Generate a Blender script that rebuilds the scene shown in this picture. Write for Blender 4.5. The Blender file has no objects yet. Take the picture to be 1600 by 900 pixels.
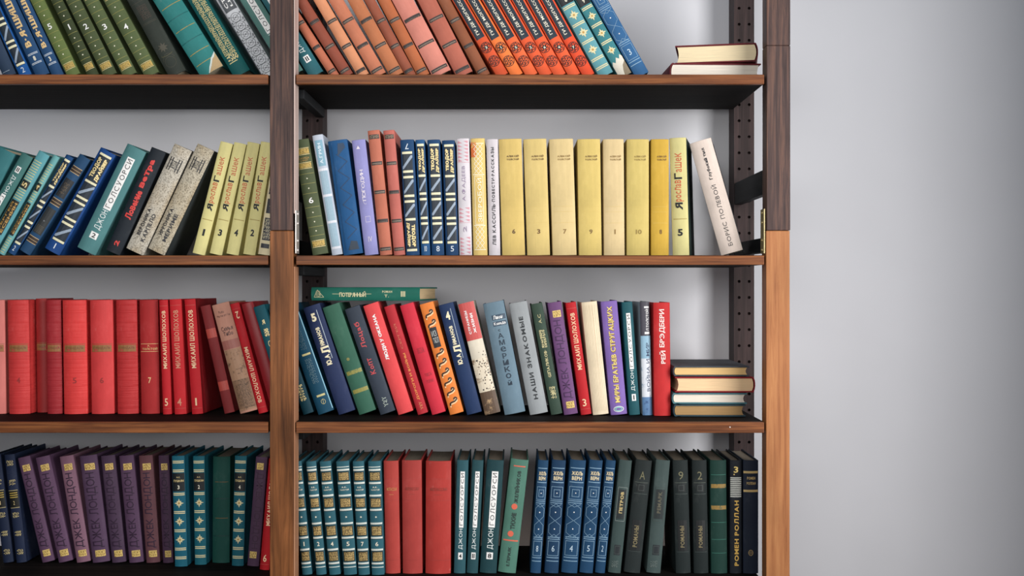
import bpy, bmesh, math, random
from mathutils import Matrix, Vector

# ------------------------------------------------------------------ camera, sky, lights, exposure
SC = bpy.context.scene
COL = SC.collection
D = 2.0                  # camera to the front face of the bookcase
PX = 0.001115            # metres per photograph pixel on that face
ZC = 1.25                # lens height

cd = bpy.data.cameras.new('camera')
cam = bpy.data.objects.new('camera', cd)
COL.objects.link(cam)
cam.location = (0, -D, ZC)
cam.rotation_euler = (math.radians(90), 0, 0)
cd.sensor_width = 36.0
cd.lens = 36.0 * D / (1600 * PX)
SC.camera = cam

world = bpy.data.worlds.new('room_light')
SC.world = world
world.use_nodes = True
bg = world.node_tree.nodes['Background']
bg.inputs[0].default_value = (0.56, 0.76, 1.0, 1)
bg.inputs[1].default_value = 0.115


def area(name, loc, target, sx, sy, power, col=(1, 1, 1), spread=180):
    l = bpy.data.lights.new(name, 'AREA')
    l.shape = 'RECTANGLE'
    l.size, l.size_y, l.energy, l.color = sx, sy, power, col
    l.spread = math.radians(spread)
    o = bpy.data.objects.new(name, l)
    COL.objects.link(o)
    o.location = loc
    d = Vector(target) - Vector(loc)
    o.rotation_euler = d.to_track_quat('-Z', 'Y').to_euler()
    return o


area('window_daylight', (1.10, -1.15, 1.45), (0.0, -1.15, 1.42), 1.2, 1.4, 49, (1.0, 0.99, 0.985))
area('front_fill_light', (-0.55, -2.05, 1.66), (-0.50, 0.2, 1.42), 1.5, 0.9, 13.5, (1.0, 0.985, 0.97), 120)  # added fill from the front, evening out the side window's falloff

SC.view_settings.view_transform = 'Standard'
SC.view_settings.look = 'None'
SC.view_settings.exposure = 0.0
SC.view_settings.gamma = 1.0
SC.view_settings.use_curve_mapping = False


# ------------------------------------------------------------------ colours and materials
def lin(h):
    h = h.lstrip('#')
    c = [int(h[i:i + 2], 16) / 255 for i in (0, 2, 4)]
    return tuple(x / 12.92 if x <= 0.04045 else ((x + 0.055) / 1.055) ** 2.4 for x in c) + (1,)


_M = {}


def base_mat(name, rough=0.6, spec=0.3):
    m = bpy.data.materials.new(name)
    m.use_nodes = True
    nt = m.node_tree
    p = nt.nodes['Principled BSDF']
    p.inputs['Roughness'].default_value = rough
    p.inputs['Specular IOR Level'].default_value = spec
    return m, nt, p


def noise(nt, scale, vec=(1, 1, 1), detail=4, rough=0.55):
    tc = nt.nodes.new('ShaderNodeTexCoord')
    mp = nt.nodes.new('ShaderNodeMapping')
    mp.inputs['Scale'].default_value = vec
    n = nt.nodes.new('ShaderNodeTexNoise')
    n.inputs['Scale'].default_value = scale
    n.inputs['Detail'].default_value = detail
    n.inputs['Roughness'].default_value = rough
    nt.links.new(tc.outputs['Object'], mp.inputs['Vector'])
    nt.links.new(mp.outputs['Vector'], n.inputs['Vector'])
    return n


def ramp(nt, src, stops):
    r = nt.nodes.new('ShaderNodeValToRGB')
    e = r.color_ramp.elements
    while len(e) < len(stops):
        e.new(0.5)
    for i, (p, c) in enumerate(stops):
        e[i].position = p
        e[i].color = c
    nt.links.new(src, r.inputs['Fac'])
    return r


def mul(c, f):
    return tuple(min(1, max(0, x * f)) for x in c[:3]) + (1,)


def mixc(a, b, t):
    return tuple(x * (1 - t) + y * t for x, y in zip(a[:3], b[:3])) + (1,)


def cloth(hexcol, rough=0.62, vary=0.16, wrinkle=0.0, tone=1.0):
    """book cloth: the dye, slightly faded and scuffed in patches, with a fine weave"""
    key = ('cloth', hexcol, rough, vary, wrinkle, tone)
    if key in _M:
        return _M[key]
    m, nt, p = base_mat('book_cloth_' + hexcol, rough, 0.22)
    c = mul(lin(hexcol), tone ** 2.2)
    n = noise(nt, 26, (1, 1, 0.55), 6, 0.65)
    r = ramp(nt, n.outputs['Fac'], [(0.28, mul(c, 1 - vary)), (0.52, c), (0.78, mixc(mul(c, 1 + vary), (0.7, 0.68, 0.64, 1), vary * 0.28))])
    st = noise(nt, 34, (1, 1, 0.05), 5, 0.7)              # random darker streaks along the spine
    rs = ramp(nt, st.outputs['Fac'], [(0.3, mul((1, 1, 1), 1 - vary * 0.9)), (0.55, (1, 1, 1, 1))])
    sc = noise(nt, 75, (1, 1, 0.5), 8, 0.75)              # small pale scuffs
    rf = ramp(nt, sc.outputs['Fac'], [(0.62, (0, 0, 0, 1)), (0.74, (0.30, 0.30, 0.30, 1))])
    mx = nt.nodes.new('ShaderNodeMix')
    mx.data_type = 'RGBA'
    mx.blend_type = 'MULTIPLY'
    mx.inputs['Factor'].default_value = 1.0
    nt.links.new(r.outputs['Color'], mx.inputs['A'])
    nt.links.new(rs.outputs['Color'], mx.inputs['B'])
    ms = nt.nodes.new('ShaderNodeMix')
    ms.data_type = 'RGBA'
    nt.links.new(rf.outputs['Color'], ms.inputs['Factor'])
    nt.links.new(mx.outputs['Result'], ms.inputs['A'])
    ms.inputs['B'].default_value = mixc(c, (0.62, 0.58, 0.52, 1), 0.45)
    nt.links.new(ms.outputs['Result'], p.inputs['Base Color'])
    f = noise(nt, 1500, (1, 1, 0.6), 2)
    b = nt.nodes.new('ShaderNodeBump')
    b.inputs['Strength'].default_value = 0.12
    b.inputs['Distance'].default_value = 0.0006
    nt.links.new(f.outputs['Fac'], b.inputs['Height'])
    if wrinkle:
        f2 = noise(nt, 22, (0.3, 1, 7.0), 4)
        b2 = nt.nodes.new('ShaderNodeBump')
        b2.inputs['Strength'].default_value = wrinkle
        b2.inputs['Distance'].default_value = 0.008
        nt.links.new(f2.outputs['Fac'], b2.inputs['Height'])
        nt.links.new(b2.outputs['Normal'], b.inputs['Normal'])
    nt.links.new(b.outputs['Normal'], p.inputs['Normal'])
    _M[key] = m
    return m


def linen(hexcol, dark):
    key = ('linen', hexcol)
    if key in _M:
        return _M[key]
    m, nt, p = base_mat('coarse_linen_' + hexcol, 0.8, 0.15)
    c, d = lin(hexcol), lin(dark)
    n = noise(nt, 420, (1, 1, 1), 3, 0.7)
    n2 = noise(nt, 18, (1, 1, 0.5), 4)
    r = ramp(nt, n.outputs['Fac'], [(0.38, mixc(c, d, 0.75)), (0.5, c), (0.62, mul(c, 1.18))])
    r2 = ramp(nt, n2.outputs['Fac'], [(0.45, (1, 1, 1, 1)), (0.68, lin('D8BC86'))])
    mx = nt.nodes.new('ShaderNodeMix')
    mx.data_type = 'RGBA'
    mx.blend_type = 'MULTIPLY'
    mx.inputs['Factor'].default_value = 0.8
    nt.links.new(r.outputs['Color'], mx.inputs['A'])
    nt.links.new(r2.outputs['Color'], mx.inputs['B'])
    nt.links.new(mx.outputs['Result'], p.inputs['Base Color'])
    b = nt.nodes.new('ShaderNodeBump')
    b.inputs['Strength'].default_value = 0.3
    b.inputs['Distance'].default_value = 0.0008
    nt.links.new(n.outputs['Fac'], b.inputs['Height'])
    nt.links.new(b.outputs['Normal'], p.inputs['Normal'])
    _M[key] = m
    return m


def ink(hexcol, rough=0.5, metal=0.0):
    key = ('ink', hexcol, rough, metal)
    if key in _M:
        return _M[key]
    m, nt, p = base_mat('stamped_ink_' + hexcol, rough, 0.4)
    c = lin(hexcol)
    n = noise(nt, 900, (1, 1, 1), 3)
    r = ramp(nt, n.outputs['Fac'], [(0.3, mul(c, 0.86)), (0.6, c)])
    nt.links.new(r.outputs['Color'], p.inputs['Base Color'])
    p.inputs['Metallic'].default_value = metal
    _M[key] = m
    return m


def worn(hexcol, under, amount=0.5, scale=260):
    """stamping partly rubbed away down to the cloth"""
    key = ('worn', hexcol, under, amount, scale)
    if key in _M:
        return _M[key]
    m, nt, p = base_mat('rubbed_stamping_' + hexcol, 0.5, 0.35)
    n = noise(nt, scale, (1, 1, 1), 5, 0.7)
    r = ramp(nt, n.outputs['Fac'], [(0.5 - 0.25 * (1 - amount), lin(under)), (0.56 - 0.2 * (1 - amount), lin(hexcol))])
    nt.links.new(r.outputs['Color'], p.inputs['Base Color'])
    _M[key] = m
    return m


def paper(hexcol='E2D2B4'):
    key = ('paper', hexcol)
    if key in _M:
        return _M[key]
    m, nt, p = base_mat('page_edges_' + hexcol, 0.85, 0.1)
    c = lin(hexcol)
    n = noise(nt, 60, (42, 0.3, 0.3), 3)
    r = ramp(nt, n.outputs['Fac'], [(0.3, mul(c, 0.74)), (0.5, c), (0.75, mul(c, 1.1))])
    nt.links.new(r.outputs['Color'], p.inputs['Base Color'])
    b = nt.nodes.new('ShaderNodeBump')
    b.inputs['Strength'].default_value = 0.25
    b.inputs['Distance'].default_value = 0.0006
    nt.links.new(n.outputs['Fac'], b.inputs['Height'])
    nt.links.new(b.outputs['Normal'], p.inputs['Normal'])
    _M[key] = m
    return m


def wood(name, light, mid, dark, axis, rough=0.45, knots=0.35, fine=1.0, spec=0.14):
    """stained softwood, grain running along axis 0/1/2"""
    key = ('wood', name)
    if key in _M:
        return _M[key]
    m, nt, p = base_mat('wood_' + name, rough, spec)
    sc = [26 * fine, 26 * fine, 26 * fine]
    sc[axis] = 1.1
    n = noise(nt, 4, tuple(sc), 7, 0.68)
    n.inputs['Distortion'].default_value = 0.5
    sk = [7, 7, 7]
    sk[axis] = 2.0
    k = noise(nt, 1.7, tuple(sk), 3)
    L, Md, Dk = lin(light), lin(mid), lin(dark)
    r = ramp(nt, n.outputs['Fac'], [(0.30, Dk), (0.48, Md), (0.70, L)])
    r2 = ramp(nt, k.outputs['Fac'], [(0.34, mul((1, 1, 1), 1 - knots)), (0.6, (1, 1, 1, 1))])
    mx = nt.nodes.new('ShaderNodeMix')
    mx.data_type = 'RGBA'
    mx.blend_type = 'MULTIPLY'
    mx.inputs['Factor'].default_value = 1.0
    nt.links.new(r.outputs['Color'], mx.inputs['A'])
    nt.links.new(r2.outputs['Color'], mx.inputs['B'])
    nt.links.new(mx.outputs['Result'], p.inputs['Base Color'])
    b = nt.nodes.new('ShaderNodeBump')
    b.inputs['Strength'].default_value = 0.25
    b.inputs['Distance'].default_value = 0.0012
    nt.links.new(n.outputs['Fac'], b.inputs['Height'])
    nt.links.new(b.outputs['Normal'], p.inputs['Normal'])
    _M[key] = m
    return m


def metal(hexcol, rough=0.35, met=0.9):
    key = ('metal', hexcol, rough)
    if key in _M:
        return _M[key]
    m, nt, p = base_mat('metal_' + hexcol, rough, 0.5)
    n = noise(nt, 200)
    c = lin(hexcol)
    r = ramp(nt, n.outputs['Fac'], [(0.3, mul(c, 0.8)), (0.7, c)])
    nt.links.new(r.outputs['Color'], p.inputs['Base Color'])
    p.inputs['Metallic'].default_value = met
    _M[key] = m
    return m


def paint(name, hexcol, rough=0.85):
    m, nt, p = base_mat(name, rough, 0.2)
    c = lin(hexcol)
    n = noise(nt, 3, (1, 1, 1), 5)
    r = ramp(nt, n.outputs['Fac'], [(0.3, mul(c, 0.97)), (0.7, mul(c, 1.02))])
    nt.links.new(r.outputs['Color'], p.inputs['Base Color'])
    f = noise(nt, 260, (1, 1, 1), 3)
    b = nt.nodes.new('ShaderNodeBump')
    b.inputs['Strength'].default_value = 0.06
    b.inputs['Distance'].default_value = 0.001
    nt.links.new(f.outputs['Fac'], b.inputs['Height'])
    nt.links.new(b.outputs['Normal'], p.inputs['Normal'])
    return m


# ------------------------------------------------------------------ mesh helpers
def mesh_obj(name, bm, mats, parent=None, smooth=0, bevel=0.0, label=None):
    me = bpy.data.meshes.new(name)
    bm.normal_update()
    bm.to_mesh(me)
    bm.free()
    for m in (mats if isinstance(mats, (list, tuple)) else [mats]):
        me.materials.append(m)
    if smooth:
        for f in me.polygons:
            f.use_smooth = True
        me.set_sharp_from_angle(angle=math.radians(smooth))
    o = bpy.data.objects.new(name, me)
    COL.objects.link(o)
    if parent:
        o.parent = parent
    if bevel:
        b = o.modifiers.new('softened_edges', 'BEVEL')
        b.width = bevel
        b.segments = 2
        b.limit_method = 'ANGLE'
        b.angle_limit = math.radians(50)
    if label:
        o['label'] = label
    return o


def box(bm, x0, x1, y0, y1, z0, z1):
    v = [bm.verts.new((x, y, z)) for z in (z0, z1) for y in (y0, y1) for x in (x0, x1)]
    for a in ((0, 2, 3, 1), (4, 5, 7, 6), (0, 1, 5, 4), (2, 6, 7, 3), (0, 4, 6, 2), (1, 3, 7, 5)):
        bm.faces.new([v[i] for i in a])


def prism(bm, pts, z0, z1):
    lo = [bm.verts.new((x, y, z0)) for x, y in pts]
    hi = [bm.verts.new((x, y, z1)) for x, y in pts]
    n = len(pts)
    bm.faces.new(lo[::-1])
    bm.faces.new(hi)
    for i in range(n):
        j = (i + 1) % n
        bm.faces.new((lo[i], lo[j], hi[j], hi[i]))


def empty(name, loc, rot=(0, 0, 0), label=None, cat=None, group=None):
    o = bpy.data.objects.new(name, None)
    o.empty_display_size = 0.05
    COL.objects.link(o)
    o.location = loc
    o.rotation_euler = rot
    if label:
        o['label'] = label
    if cat:
        o['category'] = cat
    if group:
        o['group'] = group
    return o


def zfront(y):
    return ZC + (450 - y) * PX


def xfront(x):
    return (x - 800) * PX


# ------------------------------------------------------------------ the room
WALL_Y = 0.365
bm = bmesh.new()
box(bm, -3.5, 2.2, WALL_Y, WALL_Y + 0.12, 0, 2.9)
o = mesh_obj('wall_back', bm, paint('pale_grey_wall_paint', 'DDDDE1'))
o['kind'] = 'structure'
bm = bmesh.new()
box(bm, -3.5, 2.2, -3.2, WALL_Y + 0.12, -0.08, 0)
o = mesh_obj('floor', bm, wood('floor', '9A7F63', '83694F', '6A5340', 0))
o['kind'] = 'structure'

# ------------------------------------------------------------------ the bookcase
SHELF_Y = (115.5, 398.5, 659.0, 910.0)          # photo rows of the four shelf tops at the front edge
SHELF_T = (0.0175, 0.0170, 0.0195, 0.0190)
SHELF_Z = [zfront(y) for y in SHELF_Y]
BACK = 0.286
W_UP = wood('dark walnut stain', '7A5A4C', '4C3C39', '2A2223', 2, 0.5, 0.3, 1.2)
W_LO_R = wood('amber stain', 'BD8556', 'A86F47', '8A5636', 2, 0.45, 0.25)
W_LO_M = wood('chestnut stain', 'A4683E', '80502F', '52321F', 2, 0.45, 0.6)
W_EDGE = wood('shelf edge', '9C6238', '74452A', '46291B', 0, 0.42, 0.45, 1.6)
W_BOARD = wood('black brown board', '241E1C', '171413', '0D0C0C', 0, 0.7, 0.3, 1.0, 0.05)
W_REAR = wood('dark upright', '524140', '3E3231', '2C2424', 2, 0.55, 0.3)
W_RUNG = wood('black rung', '26282A', '1C1D1F', '131416', 1, 0.6, 0.2)

case = empty('bookcase', (0, 0, 0), label='tall open dark brown wooden bookcase with four visible shelves against a grey wall', cat='bookcase')
XR0, XR1 = xfront(1198), xfront(1235)
XM0, XM1 = xfront(421.5), xfront(457.6)
XL1 = XM0 - (XR0 - xfront(461)) - 0.004
XL0 = XL1 - 0.041
PD = 0.035
ZJ = zfront(360.5)


def post(x0, x1, z0, z1, m, lab):
    bm = bmesh.new()
    box(bm, x0, x1, 0, PD, z0, z1)
    mesh_obj('front_post', bm, m, case, bevel=0.0014, label=lab)


post(XR0, XR1, ZJ + 0.0006, zfront(71), W_UP, 'dark brown upper length of the post')
post(XR0, XR1, zfront(71) + 0.0004, 2.05, W_UP, 'dark brown topmost length of the post')
post(XR0 - 0.001, XR1 - 0.001, 0, ZJ, W_LO_R, 'amber brown lower length of the post')
post(XM0, XM1, ZJ + 0.0006, 2.05, W_UP, 'dark brown upper length of the post')
post(XM0, XM1 + 0.001, 0, ZJ, W_LO_M, 'reddish brown lower length of the post')
post(XL0, XL1, 0, 2.05, W_UP, None)
EDGE_UP = wood('pale edge line', 'D2BDB4', 'BCA59C', '9C857C', 2, 0.5, 0.1)
EDGE_LO = wood('tan edge line', 'B98A6A', 'A27355', '8A5E44', 2, 0.5, 0.1)
for z0, z1, m in ((ZJ + 0.03, 2.05, EDGE_UP), (0, SHELF_Z[1] - 0.02, EDGE_LO)):  # bright line at the post edge put into the colour of an added strip
    bm = bmesh.new()
    box(bm, XM1 + 0.0012, XM1 + 0.0036, 0.0006, PD, z0, z1)
    mesh_obj('edge_strip', bm, m, case, bevel=0.0006, label='pale thin strip along the post')


def rear_post(x0, x1):
    """upright drilled with two columns of peg holes"""
    bm = bmesh.new()
    pitch, r, dep = 0.032, 0.0031, 0.012
    n = 66
    z0 = 0.0
    off = (zfront(190 + 97 * .2445) - ZC) / 0.875 + ZC        # one hole row seen in the photo
    ph = (off - pitch / 2) % pitch
    zs = [z0] + [ph + i * pitch for i in range(n)]
    zt = zs[-1]
    xm = (x0 + x1) / 2
    y0, y1 = BACK, BACK + 0.054
    cols = ((x0, xm, x0 + (x1 - x0) * 0.25), (xm, x1, x0 + (x1 - x0) * 0.75))
    for a in range(1, len(zs) - 1):
        za, zb = zs[a], zs[a + 1]
        zc = (za + zb) / 2
        for xa, xb, xc in cols:
            ring = [(xa, za), (xc, za), (xb, za), (xb, zc), (xb, zb), (xc, zb), (xa, zb), (xa, zc)]
            ang = [225, 270, 315, 0, 45, 90, 135, 180]
            O = [bm.verts.new((x, y0, z)) for x, z in ring]
            I = [bm.verts.new((xc + r * math.cos(math.radians(t)), y0, zc + r * math.sin(math.radians(t)))) for t in ang]
            J = [bm.verts.new((v.co.x, y0 + dep, v.co.z)) for v in I]
            for i in range(8):
                j = (i + 1) % 8
                bm.faces.new((O[i], O[j], I[j], I[i]))
                bm.faces.new((I[i], I[j], J[j], J[i]))
            bm.faces.new(J)
    # plain foot, sides, back and top
    def quad(*p):
        bm.faces.new([bm.verts.new(q) for q in p])
    quad((x0, y0, 0), (x1, y0, 0), (x1, y0, zs[1]), (x0, y0, zs[1]))
    quad((x0, y1, 0), (x0, y0, 0), (x0, y0, zt), (x0, y1, zt))
    quad((x1, y0, 0), (x1, y1, 0), (x1, y1, zt), (x1, y0, zt))
    quad((x1, y1, 0), (x0, y1, 0), (x0, y1, zt), (x1, y1, zt))
    quad((x0, y0, zt), (x1, y0, zt), (x1, y1, zt), (x0, y1, zt))
    quad((x0, y1, 0), (x1, y1, 0), (x1, y0, 0), (x0, y0, 0))
    bmesh.ops.remove_doubles(bm, verts=bm.verts, dist=0.00002)
    bmesh.ops.recalc_face_normals(bm, faces=bm.faces)
    mesh_obj('rear_post', bm, W_REAR, case)


rear_post(XR0 - 0.0015, XR0 + 0.0385)
rear_post(xfront(425), xfront(462))
rear_post(XL0, XL1)

XSR = xfront(1194.3)
XS0, XS1 = xfront(418.8), xfront(462.3)
for i, z in enumerate(SHELF_Z):
    t = SHELF_T[i]
    bm = bmesh.new()
    f = 0.012
    prism(bm, [(XL1 + .002, f), (XS0, f), (XS0, PD + 0.002), (XS1, PD + 0.002), (XS1, f), (XSR, f), (XSR, BACK - 0.001), (XL1 + .002, BACK - 0.001)], z - t, z)
    b = mesh_obj('shelf', bm, W_BOARD, case, bevel=0.001)
    for xa, xb in ((XL1 + .002, XS0), (XS1, XSR)):
        bm = bmesh.new()
        box(bm, xa, xb, 0, f - 0.0002, z - t, z - 0.0008)
        mesh_obj('shelf_edge', bm, W_EDGE, b, bevel=0.0012, label='lighter brown front edge of the shelf')

# rungs that tie the front posts to the rear ones
k = 1 + PD / D
for dz0, dz1 in ((0.1656, 0.2087), (0.0630, 0.0890)):
    for xa in (XR0 - 0.0008, XM0 + 0.012, XL0 + 0.01):
        bm = bmesh.new()
        box(bm, xa, xa + 0.015, PD + 0.0005, BACK - 0.0005, ZC + dz0, ZC + dz1)
        mesh_obj('rung', bm, W_RUNG, case, bevel=0.001)
for s in (0, 1, 2, 3):
    zz = SHELF_Z[s] - SHELF_T[s]
    bm = bmesh.new()
    prism(bm, [(XS1 - 0.012, 0.05), (XS1 + 0.006, 0.05), (XS1 + 0.006, BACK - 0.012), (XS1 - 0.012, BACK - 0.012)], zz - 0.018, zz - 0.0006)
    mesh_obj('shelf_bracket', bm, W_RUNG, case, bevel=0.002)


def joint_plate(x0, x1, y0, y1, za, zb, m, side):
    bm = bmesh.new()
    box(bm, x0, x1, y0, y1, za, zb)
    pl = mesh_obj('joint_plate', bm, m, case, bevel=0.0004, label='thin bright metal plate across the joint of the post')
    for q in (0.08, 0.3, 0.7, 0.92):
        bm = bmesh.new()
        M = Matrix.Translation((x1 if side > 0 else x0, (y0 + y1) / 2, za + (zb - za) * q)) @ Matrix.Rotation(math.pi / 2, 4, 'Y')
        bmesh.ops.create_uvsphere(bm, u_segments=12, v_segments=8, radius=0.0032, matrix=M @ Matrix.Diagonal((1, 1, 0.7, 1)))
        mesh_obj('bolt', bm, m, pl, smooth=60)


STEEL = metal('D9CFC8', 0.35, 0.6)
BRASS = metal('C9B98A', 0.35, 0.7)
joint_plate(XM1 + 0.0038, XM1 + 0.0056, 0.001, PD - 0.006, zfront(396), zfront(328), STEEL, 1)
joint_plate(XR0 - 0.0046, XR0 - 0.0028, 0.001, PD - 0.006, zfront(396), zfront(326), BRASS, -1)
bm = bmesh.new()
bmesh.ops.create_uvsphere(bm, u_segments=10, v_segments=6, radius=0.0014, matrix=Matrix.Translation((xfront(1140.5), 0.0004, zfront(667.5))))
mesh_obj('tack_head', bm, metal('F2E6DC', 0.3, 0.3), case, smooth=60)

# ------------------------------------------------------------------ lettering
_G = {}
_fc = bpy.data.curves.new('letter_source', 'FONT')
_fc.resolution_u = 2
_fo = bpy.data.objects.new('letter_source', _fc)
_SAME = {'А': 'A', 'В': 'B', 'Е': 'E', 'К': 'K', 'М': 'M', 'Н': 'H', 'О': 'O', 'Р': 'P', 'С': 'C', 'Т': 'T', 'Х': 'X',
         'а': 'a', 'е': 'e', 'о': 'o', 'р': 'p', 'с': 'c', 'у': 'y', 'х': 'x'}


def _raw(ch, bold):
    key = (ch, bold)
    if key not in _G:
        _fc.body = ch
        _fc.offset = bold
        me = bpy.data.meshes.new_from_object(_fo)
        _G[key] = ([(v.co.x, v.co.y) for v in me.vertices], [tuple(p.vertices) for p in me.polygons])
        bpy.data.meshes.remove(me)
    return _G[key]


def glyph(ch, bold):
    """points and faces of one letter, its left side at x = 0; returns (points, faces, width)"""
    key = ('g', ch, bold)
    if key in _G:
        return _G[key]
    if ch == ' ':
        out = ([], [], 0.22)
    else:
        if ch in 'Яя':
            P, F = _raw('R', bold)
            P = [(-x, y * (1.0 if ch == 'Я' else 0.76)) for x, y in P]
        elif ch == 'Э':
            P, F = _raw('C', bold)
            P = [(-x, y) for x, y in P]
            m = max(x for x, y in P)
            l = min(x for x, y in P)
            n = len(P)
            P = P + [(l + (m - l) * .3, .33), (m - .03, .33), (m - .03, .40 + bold), (l + (m - l) * .3, .40 + bold)]
            F = list(F) + [(n, n + 1, n + 2, n + 3)]
        elif ch == 'Ж':
            P, F = _raw('K', bold)
            xs = min(x for x, y in P)
            st = 0.05 + 0.9 * bold
            Q = [(x - xs - st, y) for x, y in P]
            n = len(Q)
            F = list(F) + [tuple(i + n for i in f) for f in F]
            P = Q + [(-x, y) for x, y in Q]
        else:
            P, F = _raw(_SAME.get(ch, ch), bold)
        x0 = min(x for x, y in P)
        x1 = max(x for x, y in P)
        out = ([(x - x0, y) for x, y in P], F, x1 - x0)
    _G[key] = out
    return out


def run(s, bold, gap):
    """polygons of a line of letters, scaled to the unit box"""
    key = ('run', s, bold, gap)
    if key in _G:
        return _G[key]
    x, polys = 0.0, []
    for ch in s:
        P, F, w = glyph(ch, bold)
        for f in F:
            polys.append([(P[i][0] + x, P[i][1]) for i in f])
        x += w + gap
    xs = [p[0] for q in polys for p in q]
    ys = [p[1] for q in polys for p in q]
    x0, x1, y0, y1 = min(xs), max(xs), min(ys), max(ys)
    out = ([[((a - x0) / (x1 - x0), (b - y0) / (y1 - y0)) for a, b in q] for q in polys], (x1 - x0) / (y1 - y0))
    _G[key] = out
    return out


# ------------------------------------------------------------------ one book
T_GRID = (-1, -0.94, -0.8, -0.55, -0.2, 0.2, 0.55, 0.8, 0.94, 1)


class Book:
    def __init__(s, w, h, d=0.132, color=None, mat=None, side=None, round=0.0028, power=2.4, pages='E2D2B4', board=0.0026, square=0.003, tone=1.0):
        s.w, s.h, s.d = w, h, d
        s.mat = mat or cloth(color, tone=tone)
        s.side = side
        s.b, s.n = round, power
        s.pages, s.th, s.sq = pages, min(board, w * 0.14), square
        s.roundness()
        s.parts = {}
        s.flip = False

    def roundness(s):
        s.b = max(s.b, min(0.006, s.w * 0.125)) if s.n < 3 else s.b

    def sy(s, U):
        t = min(1, abs(2 * U / s.w - 1))
        return -s.b * (1 - t ** s.n)

    # --- printing on the spine: u across 0..1, v up 0..1
    def poly(s, part, mat, pts, L=1):
        s.parts.setdefault((part, mat, L), []).append([(u * s.w, v * s.h) for u, v in pts])

    def rect(s, part, mat, u0, u1, v0, v1, L=1):
        s.poly(part, mat, [(u0, v0), (u1, v0), (u1, v1), (u0, v1)], L)

    def frame(s, part, mat, u0, u1, v0, v1, t=0.0006, L=2):
        a, b = t / s.w, t / s.h
        s.rect(part, mat, u0, u1, v0, v0 + b, L)
        s.rect(part, mat, u0, u1, v1 - b, v1, L)
        s.rect(part, mat, u0, u0 + a, v0 + b, v1 - b, L)
        s.rect(part, mat, u1 - a, u1, v0 + b, v1 - b, L)

    def line(s, part, mat, pts, t=0.0006, L=2):
        P = [(u * s.w, v * s.h) for u, v in pts]
        for (x0, y0), (x1, y1) in zip(P, P[1:]):
            dx, dy = x1 - x0, y1 - y0
            l = math.hypot(dx, dy) or 1e-9
            nx, ny = -dy / l * t / 2, dx / l * t / 2
            s.parts.setdefault((part, mat, L), []).append([(x0 - nx, y0 - ny), (x1 - nx, y1 - ny), (x1 + nx, y1 + ny), (x0 + nx, y0 + ny)])

    def arc(s, part, mat, uc, vc, rx, ry, a0=0, a1=360, t=0.0006, L=2, n=16, spiral=0.0):
        pts = []
        for i in range(n + 1):
            q = i / n
            a = math.radians(a0 + (a1 - a0) * q)
            f = 1 - spiral * q
            pts.append((uc + rx * f * math.cos(a) / s.w, vc + ry * f * math.sin(a) / s.h))
        s.line(part, mat, pts, t, L)

    def disc(s, part, mat, uc, vc, r, L=2, n=10):
        s.poly(part, mat, [(uc + r * math.cos(2 * math.pi * i / n) / s.w, vc + r * math.sin(2 * math.pi * i / n) / s.h) for i in range(n)], L)

    def star(s, part, mat, uc, vc, r, inner=0.35, k=4, L=2, rot=90):
        pts = []
        for i in range(2 * k):
            q = r if i % 2 == 0 else r * inner
            a = math.radians(rot + 180 / k * i)
            pts.append((uc + q * math.cos(a) / s.w, vc + q * math.sin(a) / s.h))
        for i in range(0, 2 * k, 2):
            s.poly(part, mat, [(uc, vc), pts[i - 1], pts[i], pts[(i + 1) % (2 * k)]], L)

    def text(s, part, mat, body, mode, u0, u1, v0, v1, L=3, bold=0.0, gap=0.09):
        out = s.parts.setdefault((part, mat, L), [])
        if mode == 'stack':
            n = len(body)
            for i, ch in enumerate(body):
                if ch != ' ':
                    top = v1 - (v1 - v0) * i / n
                    s.text(part, mat, ch, 'h', u0, u1, top - (v1 - v0) / n * 0.78, top, L, bold)
            return
        polys, aspect = run(body, bold, gap)
        if mode == 'h':                       # never stretch a letter much wider than it is drawn
            most = 1.3 * aspect * (v1 - v0) * s.h / s.w
            if u1 - u0 > most:
                m = (u0 + u1) / 2
                u0, u1 = m - most / 2, m + most / 2
        for q in polys:
            if mode == 'up':
                out.append([((u1 - (u1 - u0) * y) * s.w, (v0 + (v1 - v0) * x) * s.h) for x, y in q])
            elif mode == 'down':
                out.append([((u0 + (u1 - u0) * y) * s.w, (v1 - (v1 - v0) * x) * s.h) for x, y in q])
            else:
                out.append([((u0 + (u1 - u0) * x) * s.w, (v0 + (v1 - v0) * y) * s.h) for x, y in q])

    def scribble(s, part, mat, u0, u1, v0, v1, seed=0, rows=3, cols=7, t=0.0006, L=3):
        """tight ornamental stamping: small hooks and bars on a grid"""
        R = random.Random(seed)
        du, dv = (u1 - u0) / cols, (v1 - v0) / rows
        for i in range(cols):
            for j in range(rows):
                a, b = u0 + du * (i + 0.5), v0 + dv * (j + 0.5)
                k = R.randrange(4)
                e, g = du * 0.42, dv * 0.42
                if k == 0:
                    s.line(part, mat, [(a - e, b - g), (a + e, b - g * .2), (a - e * .4, b + g)], t, L)
                elif k == 1:
                    s.line(part, mat, [(a - e, b + g), (a, b - g), (a + e, b + g)], t, L)
                elif k == 2:
                    s.line(part, mat, [(a - e, b), (a + e, b)], t * 1.4, L)
                else:
                    s.line(part, mat, [(a - e, b - g), (a - e, b + g), (a + e, b + g), (a + e, b - g * .3)], t, L)

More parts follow.
